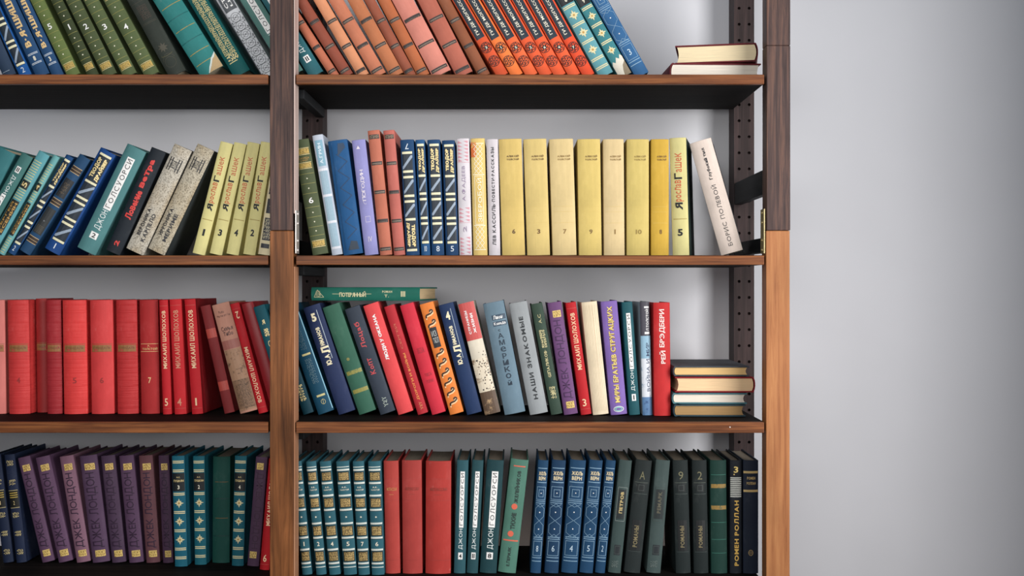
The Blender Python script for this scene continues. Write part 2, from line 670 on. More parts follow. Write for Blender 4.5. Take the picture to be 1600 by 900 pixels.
    # --- meshes
    def cover(s, root):
        w, d, h, th = s.w, s.d, s.h, s.th
        out = [(w / 2, d), (w / 2, 0.0115), (w / 2 - 0.0007, 0.0085), (w / 2 - 0.0007, 0.006), (w / 2, 0.003)]
        out += [(t * w / 2, s.sy((t + 1) * w / 2)) for t in T_GRID[::-1]]
        out += [(-x, y) for x, y in out[4::-1]]
        n = len(out)
        inn = []
        for i, (x, y) in enumerate(out):
            if i < 5:
                inn.append((w / 2 - th, max(y, 0.0035)))
            elif i >= n - 5:
                inn.append((-w / 2 + th, max(y, 0.0035)))
            else:
                inn.append((x * (1 - 2 * th / w), y + 0.0016))
        bm = bmesh.new()
        V = [[bm.verts.new((x, y, z)) for x, y in L] for L, z in ((out, 0), (out, h), (inn, 0), (inn, h))]
        for i in range(n - 1):
            j = i + 1
            fs = [bm.faces.new((V[0][j], V[0][i], V[1][i], V[1][j])), bm.faces.new((V[2][i], V[2][j], V[3][j], V[3][i])),
                  bm.faces.new((V[0][i], V[0][j], V[2][j], V[2][i])), bm.faces.new((V[1][j], V[1][i], V[3][i], V[3][j]))]
            if s.side and (i < 5 or i >= n - 6):
                for f in fs:
                    f.material_index = 1
        bm.faces.new((V[0][0], V[2][0], V[3][0], V[1][0]))
        bm.faces.new((V[0][-1], V[1][-1], V[3][-1], V[2][-1]))
        for e, i in ((0, 0), (0, -1)):
            pass
        bmesh.ops.recalc_face_normals(bm, faces=bm.faces)
        return mesh_obj('cover', bm, [s.mat, s.side] if s.side else s.mat, root, smooth=38, bevel=0.0006)

    def block(s, root):
        w = s.w - 2 * s.th - 0.0004
        pts = [(t * w / 2, 0.0025 + (1 - 0.9) * 0 + s.sy((t + 1) * s.w / 2) * 0.8) for t in (-1, -0.8, -0.4, 0, 0.4, 0.8, 1)]
        pts += [(t * w / 2, s.d - 0.0035 - 0.003 * (1 - t * t)) for t in (1, 0.6, 0, -0.6, -1)]
        bm = bmesh.new()
        prism(bm, pts, s.sq, s.h - s.sq)
        return mesh_obj('page_block', bm, paper(s.pages), root, smooth=30)

    def build(s, loc, rot, label, group=None, cat='book', labels={}):
        root = empty('book', loc, rot, label, cat, group)
        s.cover(root)
        s.block(root)
        grid = [(t + 1) * s.w / 2 for t in T_GRID[1:-1]]
        for (part, mat, L), polys in s.parts.items():
            if not polys:
                continue
            bm = bmesh.new()
            for q in polys:
                if s.flip:
                    q = [(s.w - a, s.h - b) for a, b in q]
                ar = sum(q[i - 1][0] * q[i][1] - q[i][0] * q[i - 1][1] for i in range(len(q)))
                if ar < 0:
                    q = q[::-1]
                vs = [bm.verts.new((min(s.w, max(0, a)), min(s.h, max(0, b)), 0)) for a, b in q]
                try:
                    bm.faces.new(vs)
                except ValueError:
                    pass
            if s.b > 0.0002:
                for x in grid:
                    bmesh.ops.bisect_plane(bm, geom=bm.verts[:] + bm.edges[:] + bm.faces[:], dist=1e-6, plane_co=(x, 0, 0), plane_no=(1, 0, 0))
            off = 0.00022 + 0.00010 * L
            for v in bm.verts:
                U, V = v.co.x, v.co.y
                v.co = (U - s.w / 2, s.sy(U) - off, V)
            mesh_obj(part, bm, mat, root, label=labels.get(part))
        return root


# ------------------------------------------------------------------ standing a book on its shelf
ROW_REF = {'1': (0, 114, 0.050), '2': (1, 395, 0.060), '3L': (2, 648, 0.120), '3R': (2, 648, 0.100), '4L': (3, 879, 0.140), '4R': (3, 896, 0.062)}


def stand(row, x, ang, w, h, label, deco=None, group=None, rec=None, yaw=0.0, **kw):
    """x: where the spine's lower left side meets the row's foot line in the photograph; ang: lean in degrees, + to the right"""
    si, yref, r0 = ROW_REF[row]
    rec = r0 if rec is None else rec
    k = (D + rec) / D
    f = PX * k
    x += w * 0.0175 / math.cos(math.radians(ang))
    ww, hh = w * 0.965 * f, h * f
    th = math.radians(ang)
    zs = SHELF_Z[si] + 0.0004
    X, Z = (x - 800) * f, ZC + (450 - yref) * f
    if ang <= 0:
        bx, bz = X + (zs - Z) * math.tan(th), zs
    else:
        bz = zs + ww * math.sin(th)
        bx = X + (bz - Z) * math.tan(th)
    loc = (bx + ww / 2 * math.cos(th), rec, bz - ww / 2 * math.sin(th))
    labels = kw.pop('labels', {})
    if row[0] == '4':
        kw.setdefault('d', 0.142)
        kw.setdefault('tone', 0.87)            # bottom shelf's dimness multiplied into the cover colours
        kw.setdefault('pages', '8C8172')      # old, dusty page tops, also darkened for the shade of the shelf above
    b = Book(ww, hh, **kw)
    if deco:
        deco(b)
    return b.build(loc, (0, th, math.radians(yaw)), label, group, labels=labels)

# ------------------------------------------------------------------ stampings shared by the sets
GOLD = ink('E6CF93', 0.4, 0.15)
OLD = ink('B8904E', 0.42, 0.25)
PALE = ink('E9E2CC')
WHITE = ink('EEEDEA', 0.6)
BLACK = ink('17181A', 0.6)
NAVYINK = ink('16212E', 0.5)
RED = ink('C63A35', 0.55)
SILVER = ink('AEB9C2', 0.4, 0.1)
BR = random.Random(5)
LET, NUM, STR, ORN, PAN = 'title_lettering', 'volume_number', 'stripe', 'spine_ornament', 'label_panel'


def green_set(num, faint=False):
    def f(b):
        g = ink('9A9350') if not faint else ink('77703F')
        lab = worn('C9A95A', '7A6A38', .7, 600)
        for v0, v1 in ((.865, .925), (.745, .80), (.065, .125)):
            b.rect(PAN, lab, .12, .9, v0 + .008, v1 - .008)
            b.rect(STR, GOLD, .1, .92, v0, v0 + .004, 2)
            b.rect(STR, GOLD, .1, .92, v1 - .004, v1, 2)
            for i in range(7):
                b.line(ORN, ink('6E5B2C'), [(.14 + i * .1, v0 + .01), (.22 + i * .1, v1 - .01)], .0004, 2)
        b.text(LET, OLD, 'ДЖОРДЖ', 'h', .16, .86, .825, .845)
        b.text(LET, OLD, 'ЭЛИОТ', 'h', .2, .82, .81, .822)
        for v in (.70, .615, .53, .41, .325, .24, .165):
            b.rect(STR, g, .04, .96, v, v + .0028)
        for v in (.66, .575, .365, .285, .205):
            b.star(ORN, ink('E9E5C8'), .5, v, .0017, .5, 4)
        b.text(NUM, WHITE, num, 'h', .36 if num != '1' else .45, .66 if num != '1' else .56, .445, .495, bold=.012)
    return f


def orange_set(num):
    def f(b):
        b.rect(PAN, ink('1F2A35'), .08, .86, .365, .985)
        b.text(LET, PALE, 'ГИ ДЕ МОПАССАН', 'up', .32, .62, .40, .80, bold=.015)
        for i, v in enumerate((.275, .145)):
            r = b.w * .47
            b.arc(ORN, BLACK, .48, v, r, r, t=.0009, n=18)
            b.arc(ORN, BLACK, .48, v, r * .86, r * .86, 0, 300, .0006, 2, 16, .25)
            for a in range(0, 360, 60):
                ca, sa = math.cos(math.radians(a)), math.sin(math.radians(a))
                b.arc(ORN, BLACK, .48 + ca * r * .56 / b.w, v + sa * r * .56 / b.h, r * .36, r * .36, a, a + 420, .0008, 2, 12, .75)
            for a in range(30, 390, 60):
                ca, sa = math.cos(math.radians(a)), math.sin(math.radians(a))
                b.line(ORN, BLACK, [(.48 + ca * r * .3 / b.w, v + sa * r * .3 / b.h), (.48 + ca * r / b.w, v + sa * r / b.h)], .0006)
            if i == 0:
                b.disc(ORN, BLACK, .48, v, r * .36, 3)
                b.text(NUM, PALE, num, 'h', .39, .57, v - r * .24 / b.h, v + r * .24 / b.h, 4, .02)
            else:
                b.disc(ORN, BLACK, .48, v, r * .16, 3)
    return f


def brown_set(top=True, gilt=0):
    def f(b):
        d = ink('3B3432', .6)
        for i, v in enumerate((.735, .505, .275, .05)):
            b.rect(STR, d, .06, .95, v - .014, v + .014)
            if (gilt + i) % 3 != 2:
                b.rect(ORN, ink('A99480'), .1, .9, v - .0016, v + .0016, 2)
            b.scribble(ORN, ink('7D6E60'), .12, .88, v - .012, v - .004, gilt + i, 1, 6, .0005, 2)
        if top:
            b.rect(PAN, d, .1, .92, .93, .965)
            b.scribble(ORN, ink('A08A70'), .14, .88, .935, .96, 3, 2, 6, .0005, 2)
    return f


def star_set(num, auth=True, torn=False):
    def f(b):
        c = ink('D8CDA0')
        if torn:
            b.poly('exposed_binding', ink('D9D2C2', .8), [(.0, 0), (1, 0), (1, .165), (.86, .185), (.7, .15), (.5, .172), (.3, .13), (.12, .15), (0, .12)], 1)
            b.poly('exposed_binding', ink('8A7C66', .8), [(.45, 0), (1, 0), (1, .12), (.7, .09), (.55, .05)], 2)
        for v in (.945, .865, .655, .49, .325, .16, .08):
            if torn and v < .2:
                continue
            b.rect(STR, c, .06, .94, v + .003, v + .012)
            b.rect(STR, c, .06, .94, v - .012, v - .003)
        b.rect(PAN, ink('15191C'), .03, .97, .68, .845)
        if auth:
            b.text(LET, GOLD, 'А.С.', 'h', .35, .65, .80, .815, bold=.02)
            b.text(LET, GOLD, 'ПУШКИН', 'h', .12, .9, .765, .785, bold=.02)
            b.text(NUM, PALE, num, 'h', .42, .58, .70, .735, bold=.02)
        for v in (.573, .408, .243):
            r = b.w * .38
            b.star(ORN, c, .5, v, r, .36, 4, 2, 90)
            b.star(ORN, c, .5, v, r * .7, .5, 4, 2, 45)
            b.disc(ORN, OLD, .5, v, r * .22, 3, 8)
    return f


def bars_set(num, author=True, flip=False):
    def f(b):
        b.flip = flip
        u0, u1 = .16, .90
        b.rect(PAN, ink('182430'), u0, u1, .10, .945)
        bar = ink('E3DCB8')
        for v in (.955, .69, .535, .487, .325, .277, .115):
            b.rect(STR, bar, u0, u1, v - .011, v + .009, 2)
        g = ink('92A0B0')
        for v0, v1 in ((.556, .668), (.347, .465), (.137, .255)):
            b.poly(ORN, g, [(u0, v0), (u0 + .12, v0), (u1, v1 - .022), (u1, v1), (u1 - .06, v1), (u0, v0 + .018)], 2)
        if author:
            b.text(LET, GOLD, 'ТЕОДОР', 'up', u0 + .06, u0 + .36, .735, .925, bold=.05, gap=.02)
            b.text(LET, GOLD, 'ДРАЙЗЕР', 'up', u0 + .40, u1 - .04, .715, .925, bold=.05, gap=.02)
        b.text(NUM, ink('D5DEE5'), num, 'h', .40, .66, .035, .083, bold=.005)
    return f


def lattice_set(num):
    def f(b):
        c = ink('86A6BC')
        for v in (.925, .80, .135, .105):
            b.rect(STR, c, .08, .94, v, v + .006)
        for v in (.635, .618, .315, .298):
            b.rect(STR, c, .08, .94, v, v + .005)
        b.text(LET, ink('E0CFA8'), 'ЖЮЛЬ', 'h', .16, .86, .865, .9, bold=.03)
        b.text(LET, ink('E0CFA8'), 'ВЕРН', 'h', .2, .82, .822, .855, bold=.03)
        b.frame(ORN, c, .1, .92, .65, .765, .0007)
        b.frame(ORN, c, .28, .74, .675, .74, .0007)
        b.disc(ORN, WHITE, .51, .708, .001)
        m, a = .465, .148
        for v in (m + a / 2, m - a / 2):
            b.line(ORN, c, [(.5, v + .075), (.9, v + .035), (.9, v - .035), (.5, v - .075), (.1, v - .035), (.1, v + .035), (.5, v + .075)], .00055)
            b.disc(ORN, WHITE, .5, v, .0011)
        b.line(ORN, c, [(.1, .305), (.5, .345)], .00055)
        b.line(ORN, c, [(.9, .305), (.5, .345)], .00055)
        b.line(ORN, c, [(.1, .61), (.5, .585)], .00055)
        b.line(ORN, c, [(.9, .61), (.5, .585)], .00055)
        b.frame(ORN, c, .12, .9, .155, .285, .0007)
        b.text(NUM, ink('BCD0DC'), num, 'h', .4, .6, .192, .245, bold=0)
    return f


def bands_set(num):
    def f(b):
        w = ink('CFD4CB')
        blk = ink('23211C')
        for i, v in enumerate((.915, .80, .69, .565, .445, .32, .215, .095)):
            b.rect(STR, w, .03, .97, v, v + .016)
            b.rect(STR, ink('16303A'), .03, .97, v - .005, v, 1)
        b.rect(STR, w, .03, .97, .945, .952)
        b.rect(STR, w, .03, .97, .066, .073)
        for j, (v0, v1) in enumerate(((.835, .898), (.60, .67), (.352, .425), (.127, .2))):
            b.rect(PAN, blk, .06, .94, v0 - .008, v1 + .008)
            b.rect(PAN, worn('B59A62', '3E3220', .5, 700), .14, .88, v0, v1, 2)
            b.scribble(ORN, ink('30261A'), .16, .86, v0, v1, j + int(num) * 7, 3, 6, .0006)
        b.text(LET, PALE, 'А.К.', 'h', .3, .7, .765, .778, bold=.02)
        b.text(LET, PALE, 'ТОЛСТОЙ', 'h', .16, .84, .742, .757, bold=.02)
        b.star(ORN, PALE, .5, .51, .0022, .4, 6)
        b.text(NUM, PALE, num, 'h', .38, .62, .255, .292, bold=.01)
    return f


def jack_set(flip=False, ink_c='3C2338', gold_bright=.5):
    def f(b):
        b.flip = flip
        g = worn('DDBE70', '8E6A3E', gold_bright, 400)
        b.rect(PAN, g, .26, .84, .865, .925)
        b.rect(PAN, g, .26, .84, .055, .115)
        b.scribble(ORN, ink('7A5B30'), .3, .8, .87, .92, 4, 2, 4, .0006, 2)
        b.scribble(ORN, ink('7A5B30'), .3, .8, .06, .11, 9, 2, 4, .0006, 2)
        b.text(LET, ink(ink_c, .6), 'ДЖЕК ЛОНДОН', 'up', .2, .84, .14, .84, bold=0, gap=.07)
    return f


def strip_set(num, flip=False):
    def f(b):
        b.flip = flip
        b.rect(PAN, WHITE, .34, .72, .405, .9)
        b.text(LET, ink('25292B'), 'ГОЛСУОРСИ', 'up', .40, .66, .425, .885, 3, 0, .22)
        b.text(LET, ink('DFE6E4'), 'ДЖОН', 'up', .34, .72, .215, .395, 3, .005, .12)
        b.rect(PAN, WHITE, .34, .72, .125, .185)
        b.text(NUM, BLACK, num, 'h', .42, .64, .135, .175, 3, .02)
    return f


def tolstoy_set(num, strength='6A4A20'):
    def f(b):
        c = ink(strength)
        b.text(LET, c, 'АЛЕКСЕЙ', 'h', .33, .86, .842, .862, bold=.035)
        b.text(LET, c, 'ТОЛСТОЙ', 'h', .33, .86, .815, .835, bold=.035)
        b.text(NUM, c, num, 'h', .54 - .07 * len(num), .54 + .07 * len(num), .185, .225, bold=.03)
        for v in (.42, .375, .28):
            b.rect(STR, ink('C9AE62'), .1, .92, v, v + .0015)
    return f


def hasek_set(num):
    def f(b):
        r, k = ink('C0562F'), BLACK
        u0, u1 = .25, .70
        b.text(LET, k, 'Я', 'up', .26, .70, .385, .45, bold=.03)
        b.text(LET, r, 'рослав', 'up', u0 + .02, u1 + .08, .458, .64, bold=.01)
        b.text(LET, k, 'Г', 'up', .24, .70, .648, .70, bold=.03)
        b.text(LET, r, 'ашек', 'up', u0 + .06, u1, .708, .87, bold=.0)
        b.rect(STR, ink('A08A45'), .12, .92, .307, .313)
        b.text(NUM, k, num, 'h', .36, .66, .165, .225, bold=.04)
    return f


def sholokhov_set(num, flip=False, c='EFC9A0'):
    def f(b):
        b.flip = flip
        m = ink(c)
        b.text(LET, m, 'МИХАИЛ ШОЛОХОВ', 'up', .28, .72, .40, .905, bold=.02, gap=.1)
        b.text(NUM, m, num, 'h', .3, .66, .075, .14, bold=.01)
        b.rect(STR, ink('C2544A'), .06, .94, .945, .948)
        b.rect(STR, ink('C2544A'), .06, .94, .05, .053)
    return f


def red_set(num, dark='7E5A32', show=True, gilt=False):
    def f(b):
        c = ink('E0B57A') if gilt else worn('8A5A34', 'A8332E', .45, 300)
        b.rect(STR, c, .05, .97, .612, .616)
        b.rect(STR, c, .05, .97, .545, .549)
        if gilt:
            b.text(LET, c, 'А.', 'h', .42, .58, .59, .605, bold=.02)
            b.text(LET, c, 'ТОЛСТОЙ', 'h', .14, .94, .56, .585, bold=.02)
        else:
            b.rect(PAN, worn('8F6238', 'A8423A', .5, 120), .08, .94, .55, .605)
            b.text(LET, ink('7A4A32'), 'СТЕНДАЛЬ', 'h', .14, .9, .565, .59, bold=.01)
        if show:
            b.text(NUM, ink('E6C088') if gilt else ink('952E2B'), num, 'h', .44, .6, .27, .32, bold=.01)
    return f


def shishkov(num):
    def f(b):
        g = ink('DDBB82')
        b.text(LET, g, 'В·Я·ШИШКОВ', 'up', .26, .72, .27, .92, bold=.045, gap=.07)
        for v in (.21, .2, .125, .115):
            b.rect(STR, ink('C8CFD6'), .14, .88, v, v + .005)
        b.text(NUM, PALE, num, 'h', .42, .6, .143, .185, bold=.03)
    return f


# ------------------------------------------------------------------ TOP SHELF
def d_plain_navy(b):
    b.rect(STR, ink('8A97A4'), .1, .7, .045, .05)


stand('1', 2, -24, 21, 180, 'dark navy cloth book on the top shelf before the bright blue one', d_plain_navy, color='2B3C52')
stand('1', 28, -25, 19, 182, 'bright blue book with cream bars on a black panel, top shelf', bars_set('2'), color='1B5596')
g = 'navy volumes with gold lettering on the top shelf'
stand('1', 53, -25, 22.5, 182, 'navy book with gold vertical lettering, leaning on the bright blue one', shishkov('8'), g, color='25486E')
stand('1', 79, -25, 18.2, 182, 'navy book with gold vertical lettering, leaning next to green volume 5', shishkov('3'), g, color='25486E')
g = 'green numbered volumes on the top shelf'
for x, a, w, n, c, t in ((102, -26, 21, '5', '62703F', 'pale olive green'), (134, -26, 18, '1', '3B442A', 'dark moss green'), (158.5, -26.5, 22, '2', '4A5436', 'moss green'),
                         (189, -27.5, 22.5, '3', '55613E', 'moss green'), (222.5, -28.5, 24, '4', '55613E', 'moss green')):
    stand('1', x, a, w, 182, t + ' book with gold bands and white number ' + n + ', top shelf', green_set(n), g, color=c)


def d_olive(b):
    c = ink('454235')
    b.arc(ORN, c, .5, .12, b.w * .3, b.w * .3, t=.0006)
    b.arc(ORN, c, .5, .12, b.w * .36, b.w * .5, 20, 160, .0006)
    b.star(ORN, c, .5, .26, b.w * .3, .5, 8)
    b.arc(ORN, ink('575336'), .5, .20, b.w * .35, b.w * .12, 200, 340, .0008)
    for v in (.5, .51, .7):
        b.rect(STR, c, .1, .9, v, v + .003)
    b.scribble(LET, ink('4A3D33'), .25, .8, .54, .67, 2, 8, 4, .0007)


stand('1', 260, -28.6, 29.5, 182, 'blackish olive book with faint blind stamping between green volume 4 and the big teal book', d_olive, color='30352F')


def d_bigteal(b):
    dk = ink('17605F')
    og = worn('A08B4C', '2F7875', .5, 300)
    for v in (.75, .53, .31):
        b.rect(STR, dk, 0.02, .98, v, v + .007)
    for v in (.64, .42, .2, .1):
        b.rect(STR, og, .08, .95, v, v + .006)
    b.poly('exposed_binding', ink('B59A72', .8), [(.40, 0), (1, 0), (1, .132), (.9, .105), (.8, .092), (.65, .052), (.54, .032)], 1)
    b.poly('torn_edge', ink('C9D2CB', .8), [(.38, 0), (.42, 0), (.56, .03), (.66, .05), (.8, .09), (.9, .1), (1, .13), (1, .14), (.88, .118), (.76, .1), (.63, .065), (.52, .042)], 2)


stand('1', 309, -32, 40, 190, 'thick teal book with a torn brown patch at the foot of its spine', d_bigteal, color='2F7875', round=.005,
      labels={'exposed_binding': 'torn brown patch at the foot of the spine'})


def d_lace(b):
    c = ink('CDBE83')
    b.scribble(ORN, c, .2, .48, .2, .98, 11, 44, 3, .0008)
    b.scribble(ORN, c, .54, .86, .2, .98, 12, 44, 3, .0008)
    b.rect(ORN, c, .18, .88, .195, .2, 2)
    b.rect(PAN, ink('0C4A4C'), .22, .84, .135, .185)
    b.scribble(ORN, c, .2, .86, .135, .19, 5, 2, 4, .0016)
    b.rect(ORN, c, .18, .7, .12, .127, 2)


stand('1', 361, -31, 28.5, 186, 'dark teal book covered in fine gold lace stamping on the top shelf', d_lace, color='0B5150')


def d_damask(b):
    dk = ink('3C4044')
    b.rect(PAN, ink('55585C'), .06, .94, .63, .985)
    b.text(LET, WHITE, 'СТЕПАН', 'up', .22, .46, .66, .95, bold=.02)
    b.text(LET, WHITE, 'ЦВЕЙГ', 'up', .56, .8, .66, .95, bold=.02)
    for i in range(7):
        v = .07 + i * .082
        b.rect(STR, dk, .04, .96, v - .041, v - .037)
        b.arc(ORN, dk, .5, v, b.w * .34, b.w * .34, t=.0007, n=14)
        b.arc(ORN, dk, .5, v, b.w * .17, b.w * .2, t=.0006, n=12)
        for u in (.08, .92):
            for q in (-.028, .026):
                b.star(ORN, dk, u, v + q, .0022, .4, 4)
        b.line(ORN, dk, [(.16, v - .02), (.84, v + .02)], .0006)
        b.line(ORN, dk, [(.16, v + .02), (.84, v - .02)], .0006)
        b.disc(ORN, dk, .5, v, .0011)


stand('1', 407, -31, 23.5, 186, 'white book with black damask pattern and a grey title panel', d_damask, color='C9CBCE')
g = 'grey green volumes with a white title strip'
stand('1', 444, -31.5, 28, 186, 'grey green book with white title strip, half behind the middle post, top shelf', strip_set('7'), g, color='567E77')
stand('1', 479, -32, 24, 186, 'dark teal book with white title strip, leaning against the brown banded books', strip_set('II'), g, color='2B6068')

g = 'brown banded volumes on the top shelf'
BROWN = [(512, -33, 14, 'B4694F', 'narrow salmon brown banded book beside the dark teal one with white strip'),
         (530.5, -32, 18, '8C4A39', 'dark reddish brown banded book before the palest tan one'),
         (555.5, -30.2, 18, 'D08C66', 'palest tan brown banded book on the top shelf'),
         (579, -30.3, 21.5, 'BF7558', 'salmon banded book with scuffed foot, just after the palest tan one'),
         (606, -29.3, 22, 'B6704B', 'orange brown banded book with white line, third before the widest pink'),
         (631, -28.8, 16, '94523D', 'narrow dark brown banded book, second before the widest pink one'),
         (649.5, -27.8, 19, 'B0643F', 'rounded tan banded book leaning on the widest pink one'),
         (672, -28, 31.5, 'CE8272', 'widest of the banded books, pinkish with a worn foot'),
         (709.6, -27, 27.5, 'AE6250', 'reddish brown banded book just after the widest pink one'),
         (744.5, -28.3, 18.5, '8A5238', 'shadowed brown banded book beside the first orange book')]
for i, (x, a, w, c, t) in enumerate(BROWN):
    stand('1', x, a, w, 196, t, brown_set(True, i), g, color=c, round=.0036, power=2.2)

g = 'orange volumes with black title panels'
for i, (x, a, n, c, t) in enumerate(((772.3, -30.3, '3', 'D0532F', 'first of the orange books, scroll number 3, beside the shadowed brown one'),
                                     (795.3, -30.3, '1', 'F07A3C', 'brightest orange book with black title panel and scroll number 1'),
                                     (818.5, -30, '5', 'E8663A', 'orange book with black title panel and scroll number 5'),
                                     (841, -29.6, '2', 'E05A33', 'orange book with black title panel and scroll number 2'),
                                     (862.5, -29.2, '6', 'E65C34', 'orange book with black title panel and scroll number 6'),
                                     (885, -29, '4', 'E65C34', 'orange book with black title panel and scroll number 4'),
                                     (907.5, -28.9, '7', 'DF4E2C', 'last of the orange books, scroll number 7, next to the teal starred book'))):
    stand('1', x, a, 18.8, 186, t, orange_set(n), g, color=c, round=.0028)
g = 'teal starred volumes on the top shelf'
stand('1', 932, -28.7, 24, 186, 'light teal book with cream stars, leaning on the orange books', star_set('6'), g, color='5E979F')
stand('1', 963, -29.6, 21, 186, 'darker teal starred book with its spine torn away at the foot', star_set('9', torn=True), g, color='3B7C82',
      labels={'exposed_binding': 'pale binding where the spine has torn away'})
stand('1', 988.5, -29.5, 23, 190, 'blue lattice stamped book at the open end of the leaning row on the top shelf', lattice_set('3'), color='2F5E8A')

# ------------------------------------------------------------------ SECOND SHELF
stand('2', -92, 27, 34, 178, 'wide plain teal book cut by the picture edge on the second shelf', color='357074')
stand('2', -55, 29.6, 19.5, 176, 'grey green book standing upside down with its white title strip on the second shelf', strip_set('II', True), color='41706C')


def striped(num):
    def f(b):
        c = ink('B5B88C')
        for i in range(9):
            for v0 in (.72, .535, .02):
                v = v0 + i * .023
                if (v0 == .535 and i > 4) or (v0 == .02 and i > 6):
                    continue
                b.rect(STR, c, .04, .78, v, v + .009)
        b.rect(PAN, ink('1C211D'), .05, .76, .64, .715)
        b.text(NUM, GOLD, num, 'up', .16, .62, .655, .70, bold=.02)
        b.rect(PAN, ink('1C211D'), .05, .76, .19, .52)
        b.text(LET, OLD, 'СЕРГЕЙ', 'up', .12, .36, .21, .5, bold=.03)
        b.text(LET, OLD, 'ЕСЕНИН', 'up', .46, .7, .21, .5, bold=.03)
    return f


g = 'light teal volumes with gold stripes'
stand('2', -29, 29.3, 19, 179, 'light teal book with gold stripes and black panel numbered 5', striped('5'), g, color='5D9CA4')
stand('2', -2.5, 29.3, 10.6, 176, 'light teal book with gold stripes and black panel numbered 4', striped('4'), g, color='6BA6A6')
g = 'blue volumes with cream bars leaning on the second shelf'
stand('2', 11.3, 31, 12.6, 178, 'blue book with cream bars on black and number 2 at its foot', bars_set('2'), g, color='1B4472')


def d_bandnavy(b):
    dk, c = ink('3A2C22'), ink('B9A07A')
    for v in (.83, .50, .11):
        b.rect(PAN, dk, .06, .94, v, v + .05)
        b.rect(STR, c, .06, .94, v + .05, v + .056)
        b.rect(STR, c, .06, .94, v - .006, v)
        b.rect(STR, c, .06, .94, v + .022, v + .026, 2)
    b.rect(PAN, ink('23262A'), .1, .9, .58, .76)
    b.rect(PAN, ink('2A2D2E'), .1, .9, .2, .46)
    b.scribble(ORN, ink('5E5140'), .3, .7, .61, .72, 5, 4, 3, .0008)
    b.star(ORN, ink('6E7478'), .5, .33, .002, .5)
    for i in range(6):
        b.rect(STR, ink('5E5648'), .2, .8, .215 + i * .012, .218 + i * .012, 2)


stand('2', 27, 32.2, 19.5, 177, 'navy book with dark brown bands and brown rules, between the two cream barred blue books', d_bandnavy, color='234769')
stand('2', 65, 29.2, 27, 180, 'royal blue book with cream bars on black and number 1 at its foot', bars_set('1'), g, color='1A4480')
stand('2', 115.5, 26, 33, 180, 'wide grey teal book with white title strip and number 2', strip_set('2'), color='4F7F80')


def d_black_red(b):
    r = ink('D23B35')
    b.text(LET, r, 'Ловение', 'up', .26, .72, .33, .60, bold=.04, gap=.02)
    b.text(LET, r, 'ветра', 'up', .32, .74, .63, .9, bold=.05, gap=.02)
    b.text(NUM, r, '2', 'up', .36, .66, .07, .12, bold=.04)


stand('2', 163, 24, 24.5, 176, 'black book with red script lettering and a red number on the second shelf', d_black_red, color='20262D')


def linen_deco(a, c):
    def f(b):
        k = ink('26262A')
        for u in (.16, .3, .64, .78):
            b.rect(ORN, k, u, u + .05, .77, .89, 2)
        b.arc(ORN, k, .49, .83, b.w * .12, b.w * .16, t=.0008)
        b.arc(ORN, k, .49, .83, b.w * .05, b.w * .07, t=.0007)
        b.line(ORN, k, [(.2, .80), (.8, .80)], .001)
        b.line(ORN, k, [(.2, .86), (.8, .86)], .001)
        b.text(LET, k, a, 'up', .2, .42, .15, .40, bold=.03)
        b.text(LET, k, c, 'up', .54, .76, .11, .37, bold=.03)
    return f


g = 'pair of coarse linen books on the second shelf'
stand('2', 193, 24.9, 30.5, 180, 'grey linen book with black lettering leaning against the black and red one', linen_deco('ВЕРОНИКА', 'КАРПЕЛО'), g, mat=linen('B7B0A2', '6E675C'))
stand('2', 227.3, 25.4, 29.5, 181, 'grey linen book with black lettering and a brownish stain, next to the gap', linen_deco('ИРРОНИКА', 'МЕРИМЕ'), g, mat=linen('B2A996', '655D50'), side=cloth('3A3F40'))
g = 'cream yellow volumes with red and black lettering'
for x, a, w, n in ((300.3, 14.2, 20.4, '1'), (327.3, 12.5, 20.2, '3'), (353.4, 10.8, 20.1, '4'), (379.8, 9, 19.8, '2')):
    stand('2', x, a, w, 180 if n == '1' else 178, 'cream yellow book with red and black lettering, number ' + n + ' at its foot', hasek_set(n), g, color='DAD08E', pages='EFE6C8')


def d_lacquer(b):
    k = ink('22222A')
    for v0, v1 in ((.06, .1), (.13, .33), (.37, .5), (.54, .72), (.76, .94)):
        b.rect(PAN, k, .16, .84, v0, v1)
    b.scribble(ORN, ink('C8BE9C'), .2, .8, .14, .32, 3, 6, 4, .0007)
    b.scribble(ORN, ink('C8BE9C'), .2, .8, .55, .71, 7, 6, 4, .0007)
    b.star(ORN, ink('C8BE9C'), .5, .435, .003, .4)


stand('2', 403, 8.6, 19.5, 176, 'cream book with black patterned panels, half hidden by the middle post on the second shelf', d_lacquer, color='D9CBA6')

stand('2', 487.5, -9.8, 25.5, 182, 'moss green book with white number 6 beside the middle post on the second shelf', green_set('6'), color='4E573C')


def d_pale(b):
    w = ink('D3D5DC')
    b.rect(PAN, ink('7BA3B5'), .16, .86, .74, .955)
    b.text(LET, ink('D8E4EA'), 'А.ГРИН', 'up', .35, .65, .76, .93, bold=.01)
    b.rect(PAN, ink('93ADBB'), .16, .86, .05, .72)
    for v in (.70, .485, .265, .05):
        b.rect(STR, w, .06, .94, v, v + .02, 2)


stand('2', 518, -9.5, 17.3, 190, 'pale blue and white banded book next to moss green number 6', d_pale, color='B4BCC8')


def d_zig(b):
    k = ink('14304E')
    pts = []
    for i in range(11):
        pts.append((.86 if i % 2 else .34, .14 + i * .074))
    b.line(ORN, k, pts, .0011)
    b.poly(ORN, ink('1B3550'), [(.42, .86), (.86, .93), (.8, .97), (.5, .97)], 1)
    b.poly(ORN, ink('1E2F40'), [(.3, .04), (.85, .04), (.8, .11), (.5, .12)], 1)
    b.line(ORN, k, [(.16, .05), (.16, .95)], .0005)


stand('2', 536, -8, 31.5, 180, 'wide blue book with a dark zigzag down its spine', d_zig, color='1B4F7E')


